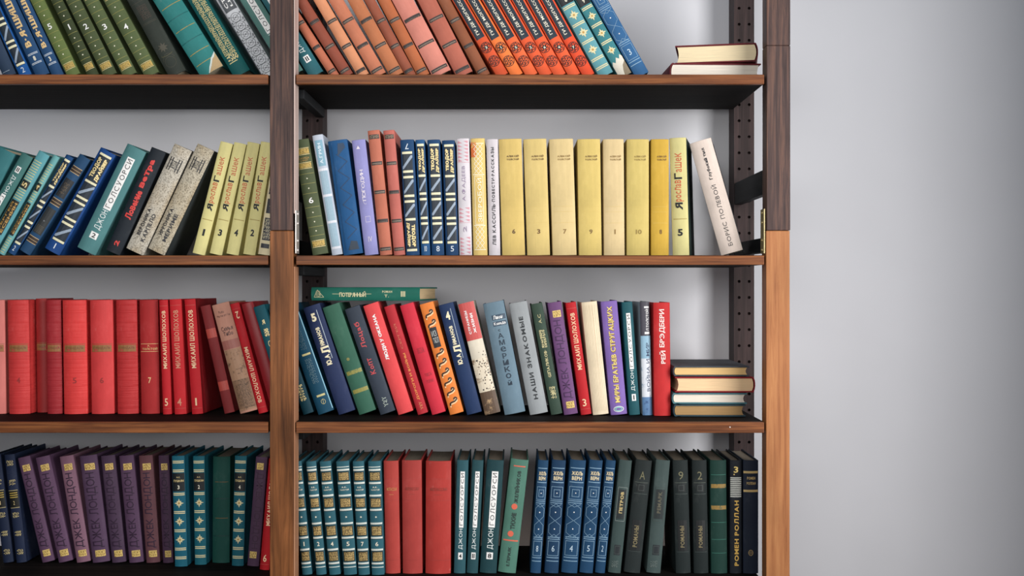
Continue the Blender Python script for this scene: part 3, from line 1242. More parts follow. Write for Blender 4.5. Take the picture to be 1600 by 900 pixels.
def d_lav(b):
    c = ink('DCD3DC')
    b.star(ORN, c, .42, .93, .004, .5, 3)
    b.text(LET, c, 'ПОГОДИН', 'up', .32, .62, .47, .74, bold=.01, gap=.0)
    b.arc(ORN, c, .48, .5, b.w * .16, b.w * .5, 60, 300, .0005)
    b.frame(ORN, c, .36, .72, .285, .335, .0005)
    b.text(NUM, c, 'IV', 'h', .4, .68, .115, .16)


stand('2', 569.4, -6.6, 22, 181, 'lavender book with pale lettering on the second shelf', d_lav, color='8D8BBE')
g = 'tall brown banded pair on the second shelf'
stand('2', 593.3, -5.8, 19.5, 196, 'tall salmon brown banded book touching the lavender one', brown_set(True, 0), g, color='B76B55', round=.0034)
stand('2', 615, -5, 18.2, 196, 'tall salmon brown banded book touching the navy cream barred books', brown_set(True, 1), g, color='B7655A', round=.0034)
g = 'navy volumes with cream bars standing on the second shelf'
stand('2', 634, -3, 22, 181, 'navy cream barred book standing upside down, its number 7 at the top', bars_set('7', True, True), g, color='183F66')
stand('2', 657.8, -3, 15, 181, 'narrow navy cream barred book numbered 10', bars_set('10'), g, color='23527F')
stand('2', 674, -2.2, 20.5, 181, 'navy cream barred book numbered 8', bars_set('8'), g, color='183F66')
stand('2', 696.3, -2, 20.5, 180, 'navy cream barred book numbered 5 next to the white one', bars_set('5'), g, color='183C62')


def d_fadeev(b):
    p, q = ink('C98F98'), ink('8E7E96')
    for v0, v1 in ((.80, .985), (.285, .42), (.01, .165)):
        n = int((v1 - v0) / .03)
        for i in range(n):
            v = v0 + (v1 - v0) * i / n
            b.poly(ORN, p, [(.1, v), (.45, v + .004), (.12, v + .024)], 2)
            b.poly(ORN, p, [(.9, v + .026), (.55, v + .022), (.88, v + .004)], 2)
        b.rect(STR, p, .04, .96, v0 - .006, v0 - .003)
    b.text(LET, q, 'А.ФАДЕЕВ', 'up', .34, .66, .465, .765)
    b.text(NUM, q, '2', 'up', .38, .64, .2, .25)


stand('2', 717.5, -1.5, 20.5, 183, 'white book with pink triangle pattern next to the navy barred books', d_fadeev, color='D0CACE', pages='B04A44')


def d_zveroboy(b):
    c = ink('F1E9CE')
    b.rect(PAN, worn('CF6A34', 'D9B768', .5, 60), .0, .35, .84, .97)
    for v0, v1 in ((.70, .95), (.06, .25)):
        n = int((v1 - v0) / .04)
        for i in range(n):
            a = v0 + (v1 - v0) * i / n
            e = (v1 - v0) / n
            b.line(ORN, c, [(.2, a), (.5, a + e), (.8, a)], .0009)
            b.line(ORN, c, [(.2, a + e), (.5, a), (.8, a + e)], .0009)
        b.rect(STR, c, .1, .9, v0 - .012, v0 - .006)
        b.rect(STR, c, .1, .9, v1 + .004, v1 + .01)
    b.frame(ORN, c, .2, .8, .265, .68, .0008)
    b.text(LET, c, 'ЗВЕРОБОЙ', 'up', .32, .70, .285, .66, bold=.005, gap=.12)


stand('2', 739.3, -1.4, 22.8, 183, 'yellow ochre book with cream pattern and a rusty stain near its top', d_zveroboy, color='D9BC72')


def d_kassil(b):
    k = ink('2A2A2E')
    b.text(LET, k, 'ЛЕВ КАССИЛЬ', 'up', .36, .66, .09, .44, bold=.025, gap=.12)
    b.text(LET, k, '·ПОВЕСТИ·РАССКАЗЫ', 'up', .38, .64, .45, .93, bold=.025, gap=.16)


stand('2', 763.6, -1.3, 18.6, 182, 'narrow white book with black vertical lettering beside the wide yellow books', d_kassil, color='CCC5C8')
g = 'wide yellow volumes on the second shelf'
for x, a, w, n, c, s in ((784, -1.8, 37, '6', 'D9BC70', '5A3F1C'), (823, -1.9, 37, '3', 'DAC07A', '6A4C22'), (862.7, -1.8, 38.8, '7', 'DDC48C', '8A6C38'), (903.8, -.8, 37, '9', 'D8BE70', '7A6030'),
                         (943, -.5, 33.6, '1', 'DDC492', '8A6C38'), (978.5, 0, 36, '10', 'D2BB6E', '907838'), (1016.5, 0, 29, '8', 'CFA73E', '70501E')):
    t = {'8': 'mustard yellow book with brown number 8, darkest of the yellow row'}.get(n, 'wide yellow book with brown number ' + n + ' near its foot')
    stand('2', x, a, w, 182, t, tolstoy_set(n, s), g, color=c, round=.003, power=3.2, pages='C9B98F', tone=.94)
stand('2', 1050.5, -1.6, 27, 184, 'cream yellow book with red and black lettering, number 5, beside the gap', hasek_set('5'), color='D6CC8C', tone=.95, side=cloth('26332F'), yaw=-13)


def d_polevoy(b):
    k = ink('26262A')
    b.text(LET, k, 'БОРИС ПОЛЕВОЙ', 'up', .40, .64, .06, .60, bold=-.004, gap=.14)
    b.text(LET, k, 'Глубокий тыл', 'up', .44, .62, .65, .93, bold=.04, gap=.06)


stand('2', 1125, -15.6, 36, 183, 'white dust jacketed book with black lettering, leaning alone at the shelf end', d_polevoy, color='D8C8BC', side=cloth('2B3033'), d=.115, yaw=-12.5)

# ------------------------------------------------------------------ THIRD SHELF
g = 'wide worn red volumes on the third shelf'
REDS = [(-19.5, -.8, 29.5, 'CE746C', '2', .12, 'pinkish faded red book cut by the picture edge on the third shelf', 0),
        (14, -.9, 34, 'C93B3A', '4', .12, 'wrinkled wide red book beside the pinkish cut off one', .35),
        (58, -.8, 17.5, '9C2C2C', '1', .145, 'dark red book pushed back deeper than its neighbours', 0),
        (74, -.8, 24.5, 'A02A30', '3', .122, 'dark crimson wrinkled book just after the pushed back one', .4),
        (99.8, -.9, 38, 'D83E3C', '5', .118, 'brightest wide red book with wrinkled spine, roman stamping worn brown', .3),
        (142.8, -.9, 36.5, 'D04040', '6', .12, 'wide smooth red book between the brightest and the shiny creased one', 0),
        (183.5, -.9, 33.5, 'BC3334', '8', .122, 'red book with a shiny creased right edge, before gold number 7', .45)]
for x, a, w, c, n, r, t, wr in REDS:
    stand('3L', x, a, w, 178, t, red_set(n, show=n in '456'), g, rec=r, mat=cloth(c, .5, .16, wr), round=.0034, power=2.4)
stand('3L', 220.5, -1, 30, 178, 'dark red book with gold rules and a gold number 7', red_set('7', gilt=True), g, color='A92A2B', rec=.122, round=.003)
g = 'thin red volumes with vertical gilt lettering'
stand('3L', 254.5, -2, 14.3, 179, 'thin red book with vertical gilt lettering numbered 5', sholokhov_set('5'), g, color='BE2229', rec=.112)
stand('3L', 272.8, -2.7, 19.3, 180, 'thin red book with vertical gilt lettering numbered 4', sholokhov_set('4', c='D08A6E'), g, color='C4262C', rec=.112)
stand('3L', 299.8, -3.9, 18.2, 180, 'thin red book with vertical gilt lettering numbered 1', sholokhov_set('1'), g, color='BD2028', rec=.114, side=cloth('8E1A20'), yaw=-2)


def d_redband(b):
    c = ink('B3473C')
    for v in (.70, .21):
        b.rect(PAN, c, .02, .98, v, v + .085)


stand('3L', 351, -12.8, 16.5, 172, 'narrow maroon book with two lighter red bands beside the gap', d_redband, color='7E2A2B')


def d_tibo(b):
    k = ink('4C2E2C')
    b.text(LET, k, 'Роже', 'h', .3, .6, .91, .935, bold=-.01)
    b.text(LET, k, 'Мартен дю Гар', 'h', .15, .9, .875, .9, bold=-.01)
    b.text(LET, k, 'Семья', 'h', .2, .85, .75, .79, bold=.01)
    b.text(LET, k, 'Тибо', 'h', .25, .8, .705, .745, bold=.01)
    b.rect(PAN, ink('A5655A'), 0.02, .98, .585, .665)
    b.rect(PAN, worn('A98266', '6E5240', .5, 90), .02, .98, .02, .58)
    b.rect(PAN, worn('8A6A52', '5A4434', .5, 140), .02, .98, .04, .3, 2)
    b.scribble(ORN, ink('5A4434'), .1, .9, .06, .26, 8, 7, 6, .0006)


stand('3L', 375.5, -14.8, 28.5, 175, 'faded pink and tan illustrated book with handwritten style lettering', d_tibo, color='C28C78')
stand('3L', 404.7, -14.8, 15, 177, 'thin red book with vertical gilt lettering standing upside down by the middle post', sholokhov_set('2', True), g, color='BE1F28')
stand('3L', 426, -16, 19.5, 178, 'glossy maroon book against the middle post, third shelf', None, mat=cloth('8E2328', .35, .1))


def d_teal_gold(b):
    b.text(LET, GOLD, 'Я', 'h', .35, .62, .83, .87, bold=.02)
    b.scribble(LET, GOLD, .3, .7, .72, .79, 4, 3, 3, .0012)
    b.arc(ORN, GOLD, .5, .65, b.w * .12, b.w * .25, 0, 330, .001)


stand('3L', 446.5, -17, 19, 177, 'dark teal book with gold ornaments showing both sides of the middle post', d_teal_gold, color='14505C', rec=.09)


def d_tg2(b):
    b.text(LET, GOLD, 'БИЛЛИ', 'down', .3, .55, .42, .62, bold=.03)
    b.text(NUM, PALE, '2', 'h', .35, .6, .30, .35, bold=.02)
    b.scribble(ORN, GOLD, .25, .45, .12, .27, 3, 6, 2, .001)
    b.scribble(ORN, GOLD, .5, .75, .12, .27, 6, 6, 2, .001)


stand('3R', 473.5, -18.3, 17.5, 174, 'blackish teal book with gold lettering and a small 2 beside the middle post', d_tg2, color='123A46')


def d_tg3(b):
    c = ink('CBBF86')
    for v in (.53, .15):
        b.rect(STR, c, .3, .82, v, v + .018)
    b.scribble(LET, ink('52707C'), .34, .74, .27, .5, 3, 10, 3, .0009)
    b.scribble(LET, ink('40606E'), .34, .74, .58, .8, 5, 10, 3, .0009)
    b.arc(ORN, c, .58, .1, b.w * .13, b.w * .15, 20, 380, .0007)
    b.line(ORN, c, [(.56, .08), (.6, .125)], .0007)
    b.rect(STR, ink('7FB4C8'), .94, .99, .02, .98)


stand('3R', 497, -19.6, 26.5, 178, 'deep blue book with two short cream bars and a small round emblem', d_tg3, color='14455C')


def nagibin(num):
    def f(b):
        c = ink('EDE2BE')
        b.text(NUM, c, num, 'h', .30, .58, .855, .93, bold=.05)
        b.rect(STR, SILVER, .70, .73, .50, .95)
        b.text(LET, c, 'Ю.А', 'up', .3, .62, .45, .545, bold=.05)
        b.text(LET, c, 'Л', 'up', .24, .72, .555, .62, bold=.05)
        b.text(LET, c, 'ИМАНОВ', 'up', .3, .56, .63, .80, bold=.04)
    return f


g = 'navy volumes with cream lettering on the third shelf'
stand('3R', 528.7, -18.5, 28, 176, 'navy book with cream lettering and number 5 at its top', nagibin('5'), g, color='232F52')


def d_greenworn(b):
    m = worn('8A8544', '2F5A48', .5, 140)
    b.rect(STR, m, .1, .98, .36, .395)
    b.rect(STR, m, .1, .98, .19, .225)
    b.disc(ORN, worn('7A7844', '2F5A48', .4, 200), .45, .5, .003, 1)


stand('3R', 560.7, -19, 28.5, 177, 'worn green book with two rubbed gold bands, third shelf', d_greenworn, color='34604E')


def d_kim(b):
    r = ink('C4484C')
    b.text(LET, r, 'Копт', 'up', .28, .62, .37, .52, bold=.02)
    b.text(LET, r, 'Лоцаб', 'up', .28, .66, .62, .86, bold=.02)
    b.scribble(NUM, ink('9DA79E'), .4, .72, .06, .15, 2, 3, 2, .0012)


stand('3R', 594, -18.8, 25.2, 174, 'dark slate book with red lettering between the worn green and the pale red one', d_kim, color='343C48')


def d_okean(b):
    b.text(LET, WHITE, 'ЛЮДИ У ОКЕАНА', 'up', .36, .62, .49, .905, bold=.05, gap=.03)


stand('3R', 622, -18, 25.2, 179, 'pale red book with white vertical lettering on the third shelf', d_okean, color='DB4A4C')


def d_war(b):
    o = ink('E8954A')
    b.text(LET, o, 'ДОРОГИ И ВОЙНЫ', 'up', .34, .66, .13, .56, bold=.02)
    b.text(LET, ink('C86A50'), 'СЕРГЕЙ', 'up', .34, .6, .6, .83)
    b.scribble(NUM, ink('DA8A5A'), .4, .7, .04, .11, 2, 3, 2, .0008)


stand('3R', 652.7, -17.5, 17, 177, 'narrow dark red book with orange vertical lettering', d_war, color='B22A33')


def d_redplain(b):
    m = ink('A52836')
    b.text(LET, m, 'ВЕСНА', 'h', .32, .8, .55, .6)
    b.text(LET, m, 'ПОВЕСТЬ', 'h', .34, .82, .34, .37)
    b.text(LET, m, 'РОМАН', 'h', .34, .82, .28, .31)


stand('3R', 674.7, -16.5, 22.8, 178, 'crimson red book with faint blind lettering next to the orange one', d_redplain, color='CC2F40')


def d_orange_sq(b):
    k = ink('26211C')
    hi = ink('F4D0A0')
    for i in range(10):
        v = .09 + i * .088
        if 5.6 < i < 8:
            continue
        for m, dv, t in ((hi, -.014, .0022), (k, 0, .0026)):
            b.line(ORN, m, [(.22, v + dv - .012), (.26, v + dv + .012), (.62, v + dv + .02), (.72, v + dv + .03)], t, 2 if m is hi else 3)
            b.arc(ORN, m, .68, v + dv + .038, b.w * .1, b.w * .1, -60, 200, t, 2 if m is hi else 3, 8)
    b.rect(PAN, ink('1E2229'), .2, .72, .60, .78, 4)
    b.text(LET, ink('BFC2BE'), 'ИЗ', 'h', .28, .62, .70, .75, 5)
    b.text(LET, ink('BFC2BE'), 'ТЮЛ', 'h', .28, .66, .64, .69, 5)


stand('3R', 702.7, -15.5, 22.8, 179, 'orange book with black hooked pattern and a small black panel', d_orange_sq, color='E5813A')
stand('3R', 729.3, -14.7, 24.5, 177, 'navy book with cream lettering and number 4 at its top', nagibin('4'), g, color='1F3358')


def d_jacket(b):
    b.rect(PAN, ink('C4504C'), 0, 1, .665, 1)
    b.text(LET, WHITE, 'СТРАНИЦЫ', 'up', .26, .44, .72, .93, 3, .03)
    b.text(LET, WHITE, 'ЖИЗНИ', 'up', .56, .74, .72, .90, 3, .03)
    b.rect(PAN, worn('D8CBB4', '8E7862', .62, 42), 0, 1, .2, .5)
    b.rect(PAN, worn('5A4636', 'A98B68', .5, 60), 0, 1, 0, .2)
    R = random.Random(3)
    for i in range(60):
        u, v = R.uniform(.25, .97), R.gauss(.38, .08)
        b.disc(ORN, ink(R.choice(('3A312B', '6A5546', '2B2A2A'))), u, max(.22, min(.55, v)), R.uniform(.0005, .0016), 2, 6)


stand('3R', 757.3, -13.7, 25.5, 178, 'dust jacketed book, red at the top and speckled cream picture below', d_jacket, color='DCD2BE')


def d_amerika(b):
    k = ink('1E2F3E')
    b.rect(PAN, ink('2D4356'), .3, .95, .84, .885)
    b.text(LET, WHITE, 'Лион', 'h', .36, .8, .846, .88, 3, .02)
    b.rect(PAN, ink('2D4356'), .3, .95, .785, .825)
    b.text(LET, WHITE, 'Канада', 'h', .34, .9, .79, .82, 3, .02)
    b.text(LET, k, 'с', 'h', .48, .6, .735, .755)
    b.text(LET, k, 'Америкой', 'stack', .42, .68, .24, .72, bold=.005)


stand('3R', 788, -11.2, 34, 177, 'wide blue grey book with dark letters running down its spine', d_amerika, color='687F8D', pages='C9BFA8')


def d_nashi(b):
    b.text(LET, ink('24282B'), 'НАШИ ЗНАКОМЫЕ', 'up', .38, .62, .13, .87, bold=.03, gap=.16)


stand('3R', 827.5, -10.8, 29.5, 177, 'light grey book with bold black vertical lettering', d_nashi, color='979B9D')


def d_ornate(b):
    c = ink('C9BE8E')
    b.text(LET, c, 'А.С', 'up', .4, .66, .82, .9)
    b.scribble(ORN, c, .3, .48, .6, .76, 1, 8, 2, .001)
    b.scribble(ORN, c, .52, .74, .6, .76, 2, 8, 2, .001)
    b.text(LET, c, '·ШПАЛИКОВ·', 'up', .36, .62, .33, .58, bold=.02)
    b.scribble(ORN, c, .28, .76, .14, .25, 5, 4, 4, .0009)
    b.star(ORN, c, .5, .19, .004, .4, 6)


stand('3R', 860.7, -10.4, 18.5, 176, 'narrow dark green book with ornate gold stamping beside the light grey one', d_ornate, color='36483C')
stand('3R', 880.9, -8.5, 22.6, 177, 'purple book with gold stamps standing between dark green and red ones, third shelf', jack_set(ink_c='43274C'), color='6C4873')
stand('3R', 907.5, -8, 17, 177, 'thin red book with gilt lettering and number 3, beside the cream one', sholokhov_set('3'), color='B71F26')


def d_creamfore(b):
    for i in range(9):
        b.line(STR, ink('C9B28C'), [(.1 + i * .1, .03), (.1 + i * .1 + BR.uniform(-.03, .03), .97)], .0003, 1)


stand('3R', 926, -6, 25.5, 177, 'blank cream coloured book with no lettering, third shelf', d_creamfore, color='E5D4B6', round=.0012)


def d_miry(b):
    b.text(LET, ink('8A6A22'), 'МИРЫ БРАТЬЕВ СТРУГАЦКИХ', 'up', .34, .72, .105, .95, 3, .04, .06)
    b.text('lettering_highlight', ink('E8D27E'), 'МИРЫ БРАТЬЕВ СТРУГАЦКИХ', 'up', .32, .69, .108, .953, 4, .015, .085)
    b.arc(ORN, ink('E9F0EC'), .5, .05, b.w * .3, b.w * .16, t=.0012)
    b.arc(ORN, ink('8FD0C4'), .5, .05, b.w * .2, b.w * .1, t=.0016)


stand('3R', 954, -5.2, 26.5, 178, 'lilac book with gold vertical lettering and a small oval emblem', d_miry, color='7F64AA')
stand('3R', 983, -4, 17.3, 177, 'dark teal book with white title strip next to the lilac one', strip_set('1'), color='1F545C')


def d_warpeace(b):
    b.rect(PAN, ink('45424C'), 0, 1, .70, 1)
    b.rect(STR, WHITE, .42, .9, .945, .96, 3)
    b.rect(STR, WHITE, .42, .9, .715, .735, 3)
    b.text(LET, WHITE, 'Л.ТОЛСТОЙ', 'up', .5, .86, .745, .935, 3, .01)
    b.rect(PAN, ink('8FB3C8'), 0, 1, .50, .70)
    b.rect(PAN, worn('D6DAE0', '8EA4B8', .6, 50), 0, 1, .16, .5)
    b.rect(PAN, worn('5C7FA6', '34507A', .5, 60), 0, 1, .0, .16)
    b.text(LET, ink('2C3E5C'), 'ВОЙНА И МИР', 'up', .42, .84, .21, .64, 3, .005)


stand('3R', 1003.8, -1.5, 15.6, 177, 'thin book with grey top and cloudy blue jacket beside the tall red one', d_warpeace, color='B9C3CE')


def d_brad(b):
    b.text(LET, ink('EFD9D2'), 'РЕЙ', 'up', .34, .70, .46, .575, bold=.02, gap=.05)
    b.text(LET, ink('EFD9D2'), 'БРЭДБЕРИ', 'up', .34, .70, .605, .94, bold=.02, gap=.05)


stand('3R', 1021.5, -.5, 27, 177, 'red book with white vertical lettering at the end, beside the flat stack of four', d_brad, color='BE2A2B', rec=.09)

# ------------------------------------------------------------------ BOTTOM SHELF
def navy_gold(num):
    def f(b):
        c = ink('B8A878')
        for v in (.92, .74, .44, .27, .1):
            b.scribble(ORN, c, .2, .82, v - .025, v + .025, int(v * 50), 2, 4, .001)
        b.rect(PAN, ink('14140F'), .06, .94, .51, .665)
        for v in (.60, .62, .64):
            b.rect(STR, ink('C6A84E'), .12, .88, v, v + .007, 2)
        b.rect(STR, c, .06, .94, .505, .51, 2)
        b.rect(STR, c, .06, .94, .665, .67, 2)
        b.text(NUM, GOLD, num, 'h', .42, .56, .535, .57)
    return f


g = 'navy volumes with gold ornaments on the bottom shelf'
stand('4L', 5, -7, 16.5, 170, 'navy book with gold ornaments and black panel, nearest the picture edge', navy_gold('1'), g, color='222D47')
stand('4L', 25.7, -6.5, 16.5, 170, 'navy book with gold ornaments and black panel, beside the first purple one', navy_gold('2'), g, color='242F4B')
g = 'purple volumes with gold stamps on the bottom shelf'
for x, a, w, c, ic, t in ((66, -13.3, 20, '6A4C68', '2E1A30', 'purple gold stamped book leaning most, next to the navy pair'),
                          (91.7, -12.6, 23, '6E4F6C', '2E1A30', 'purple gold stamped book with worn top stamp, second after the navy pair'),
                          (119.8, -9.3, 22.3, '946B7E', '2E1A30', 'palest mauve gold stamped book with a scuffed foot'),
                          (144.5, -7.1, 28, '644A66', '2E1A30', 'widest purple gold stamped book, just after the palest mauve one'),
                          (175, -6.1, 22.5, '58425A', '2E1A30', 'dull plum gold stamped book, second after the palest mauve one'),
                          (201.8, -5.5, 23.3, '664A66', '2E1A30', 'purple gold stamped book leaning on the russet one'),
                          (228.5, -4.1, 22.3, '744B52', '2E1A30', 'russet faded gold stamped book among the purple ones'),
                          (254.5, -2.5, 17, '583E56', '2E1A30', 'purple gold stamped book wedged between the russet and first teal one')):
    stand('4L', x, a, w, 168, t, jack_set(ink_c=ic), g, color=c, round=.0028, rec=.14)
g = 'teal starred volumes on the bottom shelf'
stand('4L', 272.8, -1.6, 20.5, 173, 'teal starred book with black panel numbered 3, beside the purple row', star_set('3'), g, color='1F6E84', rec=.112)
stand('4L', 304, -1, 19, 170, 'teal starred book with black panel numbered 2, beside the plain green one', star_set('2'), g, color='1F6E7E', rec=.126)


def d_plain_green(b):
    k = ink('123C37')
    og = worn('7A5A34', '1C5148', .4, 200)
    for v in (.60, .25):
        b.rect(STR, k, .03, .97, v, v + .01)
    for v in (.76, .42):
        b.rect(STR, og, .15, .9, v, v + .005)


stand('4L', 331.3, .4, 28, 166, 'plain dark green ribbed book between two teal starred ones, bottom shelf', d_plain_green, color='1D544B', rec=.142)
stand('4L', 362, 1.6, 19.3, 172, 'teal starred book with black panel numbered 4, beside the upside down purple one', star_set('4'), g, color='1F6878', rec=.117)
stand('4L', 386.3, 4.6, 19, 171, 'purple gold stamped book standing upside down near the middle post', jack_set(True), color='5A4058', rec=.113)
stand('4L', 406.3, 4.9, 15.5, 174, 'thin bright red book with number 6 beside the middle post on the bottom shelf', sholokhov_set('6'), color='BE1A22', rec=.085)

g = 'blue green volumes with white bands on the bottom shelf'
for x, a, w, n, t in ((472, -5.5, 16, '1', 'first of the white banded blue green books, touching the middle post'),
                      (494, -5.3, 16.3, '2', 'narrow white banded blue green book numbered 2'),
                      (514.3, -5, 18.3, '4', 'white banded blue green book numbered 4'),
                      (537, -4, 21, '5', 'widest white banded blue green book numbered 5'),
                      (559.8, -3, 18.3, '7', 'white banded blue green book numbered 7'),
                      (580.6, -1.9, 20.3, '6', 'white banded blue green book numbered 6, beside the red ones')):
    stand('4R', x, a, w, 178, t, bands_set(n), g, color='336A78', rec=.05, round=.003)


def redtall(gold, hi):
    def f(b):
        c = ink('C98A52') if gold else ink('8E3A30')
        b.text(LET, c, 'МОПАССАН', 'h', .2, .85, .735, .765, bold=.01)
        b.rect(STR, c, .35, .65, .70, .703)
        for v in (.84, .65, .12):
            b.rect(STR, ink('A03A34'), .03, .97, v, v + .003)
    return f


g = 'plain brick red volumes on the bottom shelf'
stand('4R', 602, -1, 24, 176, 'brick red book touching the white banded blue green ones', redtall(True, 0), g, color='C44A42', round=.004)
stand('4R', 628.8, -.5, 32, 177, 'brick red book with a frayed edge, middle of three', redtall(False, 0), g, color='BC4640', round=.0035)
stand('4R', 664, .2, 41, 176, 'widest brick red book, before the dark teal strip titled ones', redtall(False, 1), g, color='C23F38', round=.004)
g = 'dark teal volumes with white strips on the bottom shelf'
stand('4R', 708.7, 1.6, 18.8, 177, 'dark teal book with white title strip numbered 4, bottom shelf', strip_set('4'), g, color='34626C')
stand('4R', 728.6, 2.9, 18.3, 177, 'dark teal book with white title strip numbered 11, bottom shelf', strip_set('11'), g, color='2B545B')
stand('4R', 748.8, 3.8, 27.3, 177, 'widest dark teal book with white title strip numbered 8, bottom shelf', strip_set('8'), g, color='21484E')


def d_mint(b):
    k, r = ink('2B3A36'), ink('D4664E')
    b.rect(STR, r, .2, .86, .935, .945)
    b.text(LET, k, 'ЖЕЛЕЙНИКОВ', 'up', .4, .66, .615, .9, bold=.04, gap=.04)
    b.disc(ORN, r, .5, .585, b.w * .17)
    b.text(LET, k, 'ТИХИЕ', 'up', .4, .66, .385, .53, bold=.04, gap=.04)
    b.disc(ORN, r, .46, .345, b.w * .17)
    b.rect(STR, r, .1, .92, .28, .292)
    b.text(LET, k, 'Е.ПЕРМЯК', 'up', .42, .6, .06, .23, bold=.03)


stand('4R', 777, 6.6, 29, 178, 'mint green book with orange spots and black lettering', d_mint, color='5A8A79')
g = 'blue lattice volumes on the bottom shelf'
for x, a, w, n, t in ((828, 4, 17, '8', 'blue lattice stamped book numbered 8 beside the mint green one'), (850, 3.9, 22.6, '6', 'blue lattice stamped book numbered 6'), (876.2, 4.5, 26, '4', 'widest blue lattice stamped book numbered 4'),
                      (904.8, 5.1, 21.6, '5', 'blue lattice stamped book numbered 5'), (929.2, 5.6, 16, '2', 'narrow blue lattice stamped book numbered 2 beside the grey green ones')):
    stand('4R', x, a, w, 177, t, lattice_set(n), g, color='1F4A6E' if n != '6' else '1B4062')


def ilf(gold, strong):
    def f(b):
        c = ink('C9B27A') if strong else ink('5E5A4A')
        b.rect(PAN, ink('22292A'), .2, .8, .48, .74)
        b.frame(ORN, ink('8A928E') if strong else ink('3E4644'), .14, .86, .46, .76, .0006)
        b.text(LET, c, 'ПЕТРОВ' if strong else 'РЕМАРК', 'up', .36, .62, .53, .72, 3, .03)
        b.rect(PAN, ink('20262A'), .3, .78, .16, .25)
        b.frame(ORN, ink('4A5450'), .34, .74, .17, .24, .0005, 3)
        b.scribble(ORN, ink('6E7874'), .2, .7, .05, .11, 3, 3, 4, .0005)
    return f


def darkpair(top):
    def f(b):
        b.text(LET, ink('6E6B50'), top, 'h', .34, .66, .83, .9)
        b.rect(STR, ink('5C6258'), .1, .9, .80, .803)
        b.rect(PAN, ink('14191A'), .26, .76, .72, .79)
        b.frame(ORN, ink('49524E'), .34, .68, .73, .78, .0005)
        b.rect(STR, ink('49524E'), .1, .9, .70, .703)
        b.rect(PAN, ink('141718'), .2, .8, .2, .47)
        b.text(LET, ink('7E7354'), 'РОМАНЫ', 'up', .34, .62, .23, .42, 3, .02)
        b.rect(STR, ink('3E4644'), .1, .9, .19, .193)
    return f


g = 'dark grey green volumes on the bottom shelf'
stand('4R', 949.3, 5.8, 20.5, 177, 'grey green book with a bright gold title label, bottom shelf', ilf(True, True), g, color='445654')
stand('4R', 973.8, 6.1, 26.5, 177, 'blackish book leaning just after the gold labelled grey green one', darkpair('А'), g, color='262E2E')
stand('4R', 1009.2, 4.9, 23, 177, 'grey green book with dull dark label, leaning beside the narrow gap', ilf(False, False), g, color='4A5A58')
g = 'upright blackish green pair on the bottom shelf'
stand('4R', 1055.4, -1.6, 24.5, 177, 'blackish green book with a small gold numeral, just past the gap', darkpair('9'), g, color='222B2B')
stand('4R', 1083.5, -1, 24, 177, 'blackish green book touching the plain green one, bottom shelf', darkpair('2'), g, color='1E2727')


def d_greenbands(b):
    og = worn('8A6E38', '1F4A40', .55, 200)
    b.rect(PAN, og, .05, .96, .755, .79)
    b.rect(PAN, og, .05, .96, .565, .60)
    for v in (.87, .45, .30, .18):
        b.rect(STR, ink('2F6A5C'), .05, .96, v, v + .004)


stand('4R', 1110.4, -.6, 26.5, 177, 'dark green book with two rubbed gold bands, bottom shelf', d_greenbands, color='193E36')


def d_rolland(b):
    b.text(NUM, ink('D8BE72'), '3', 'h', .26, .74, .89, .945, bold=.02)
    b.disc(ORN, ink('D8BE72'), .34, .875, .0012)
    for i in range(11):
        v = .675 + i * .0165
        b.rect(STR, ink('C2C4BC'), .04, .96, v, v + .009)
    b.text(LET, ink('C9A24E'), 'РОМЕН РОЛЛАН', 'up', .36, .74, .07, .645, bold=.03, gap=.12)


stand('4R', 1139.9, 0, 19.2, 177, 'black book with gold vertical lettering and a block of white lines', d_rolland, color='1B2028')


def d_navyend(b):
    c = ink('C9AE74')
    for v in (.885, .72):
        b.rect(STR, c, .02, .96, v, v + .02)
    b.text(LET, c, 'РОМЕН', 'h', .24, .78, .83, .855, bold=.03)
    b.text(LET, c, 'РОЛЛАН', 'h', .22, .8, .785, .81, bold=.03)
    b.arc(ORN, c, .48, .185, b.w * .14, b.w * .18, t=.0008)
    b.arc(ORN, c, .48, .185, b.w * .06, b.w * .08, t=.0006)


stand('4R', 1160.6, 0, 24.6, 177, 'dark navy book with two gold bands at the bottom shelf end', d_navyend, color='232D3F')


# ------------------------------------------------------------------ books lying flat
def lay(loc, spine, w, d, h, label, yaw=0, group=None, deco=None, labels={}, **kw):
    """spine 'left'/'right': tail edge faces the room; 'front': spine faces the room. loc: middle of the underside's front edge"""
    if spine == 'right':
        M = Matrix(((0, -1, 0), (0, 0, 1), (-1, 0, 0)))
        o = Vector((d / 2, 0, w / 2))
    elif spine == 'left':
        M = Matrix(((0, 1, 0), (0, 0, 1), (1, 0, 0)))
        o = Vector((-d / 2, 0, w / 2))
    else:
        M = Matrix(((0, 0, 1), (0, 1, 0), (-1, 0, 0)))
        o = Vector((-h / 2, 0, w / 2))
    R = Matrix.Rotation(math.radians(yaw), 3, 'Z')
    b = Book(w, h, d=d, **kw)
    if deco:
        deco(b)
    return b.build(Vector(loc) + R @ o, (R @ M).to_euler(), label, group, labels=labels)


def flat(x0, x1, y0, y1, rec):
    """photo extent of the front face -> middle bottom point, width, thickness"""
    k = PX * (D + rec) / D
    return ((x0 + x1) / 2 - 800) * k, ZC + (450 - y1) * k, (x1 - x0) * k, (y1 - y0) * k


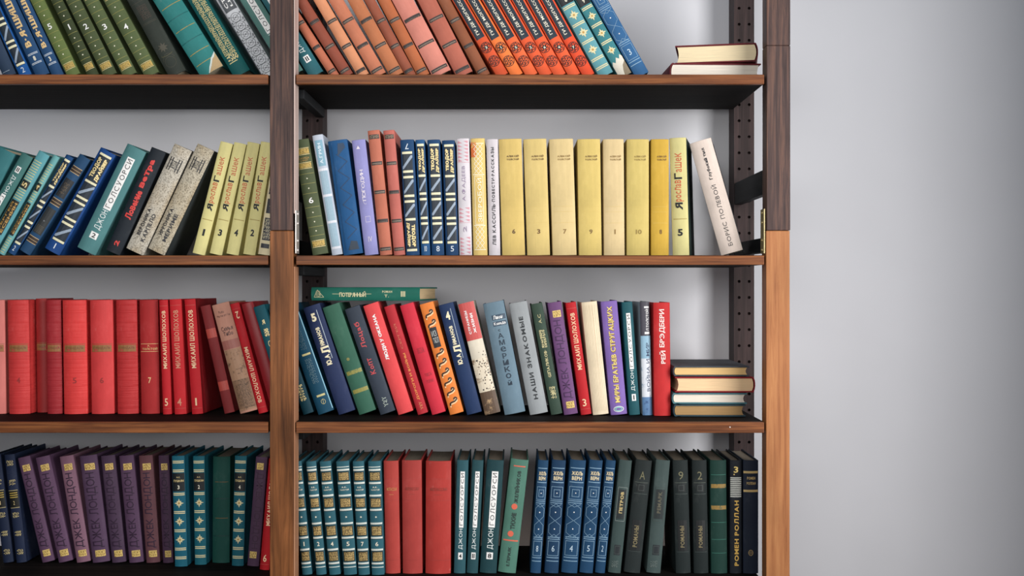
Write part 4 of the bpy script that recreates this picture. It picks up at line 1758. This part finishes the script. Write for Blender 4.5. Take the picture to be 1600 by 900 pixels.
# two on the top shelf
g = 'two books lying flat on the top shelf'
z = SHELF_Z[0] + 0.0005
x, _, w, t = flat(1049, 1189, 94, 121, .07)
lay((x, .066, z), 'left', t, w, .2, 'red bound book lying flat on the top shelf, under another', 2, g, color='6E2229', pages='E9DFD0')
x, _, w2, t2 = flat(1056, 1180, 66, 95, .07)
lay((x - .001, .068, z + t + .0012), 'right', t2, w2, .195, 'dark red bound book lying on top of another by the end post', -11, g, color='6A2028', pages='ECD9B2')

# four on the third shelf
g = 'four books lying flat on the third shelf'
z = SHELF_Z[2] + 0.0005
for xa, xb, ya, yb, sp, c, pg, yaw, t in ((1054.5, 1165, 629.5, 648.5, 'left', '2E4650', 'A8875C', -1, 'bottom book of the flat stack of four, brown page edges'),
                                           (1052.5, 1167, 613, 630, 'left', '4F7C84', 'E4D8C8', -1.5, 'second from bottom of the flat stack, pale pages in a blue green cover'),
                                           (1055, 1177, 588, 612.5, 'right', '8E2229', 'E8C79C', -1, 'thick red covered book in the flat stack of four'),
                                           (1054, 1171, 571.5, 587.5, 'left', '474C52', 'DDB87E', 0, 'dark grey covered book on top of the flat stack of four')):
    x, _, w, _ = flat(xa, xb, ya, yb, .075)
    t_ = (yb - ya) * PX * 1.035
    lay((x, .075, z), sp, t_, w, .2, t, yaw, g, color=c, pages=pg)
    z += t_ + 0.001


def d_dreiser(b):
    c = ink('D9D3A8')
    b.line(ORN, c, [(.2, .06), (.75, .03), (.75, .12), (.2, .06)], .0009)
    b.text(LET, c, 'ЖИЗНЬ', 'up', .25, .75, .045, .09, bold=.0)
    b.line(ORN, c, [(.5, .2), (.5, .28)], .0007)
    b.line(ORN, c, [(.5, .5), (.5, .56)], .0007)
    b.text(LET, c, 'ПОТЕРЯННЫЙ', 'up', .3, .72, .265, .51, bold=.03, gap=.0)
    b.text(LET, c, 'Т.', 'up', .55, .75, .68, .72, bold=.02)
    b.text(LET, c, 'РОМАН', 'up', .25, .42, .66, .75, bold=.02)
    b.text(NUM, c, 'III', 'up', .3, .7, .83, .87, bold=.04)


k = PX * (D + .11) / D
w = 21 * k
lay(((571 - 800) * k, .108, ZC + (450 - 470.6) * k + .001), 'front', w, .132, 176 * k, 'green book lying flat across the tops of the leaning books, third shelf', -10, None, d_dreiser, color='20695A', pages='CDB48C')
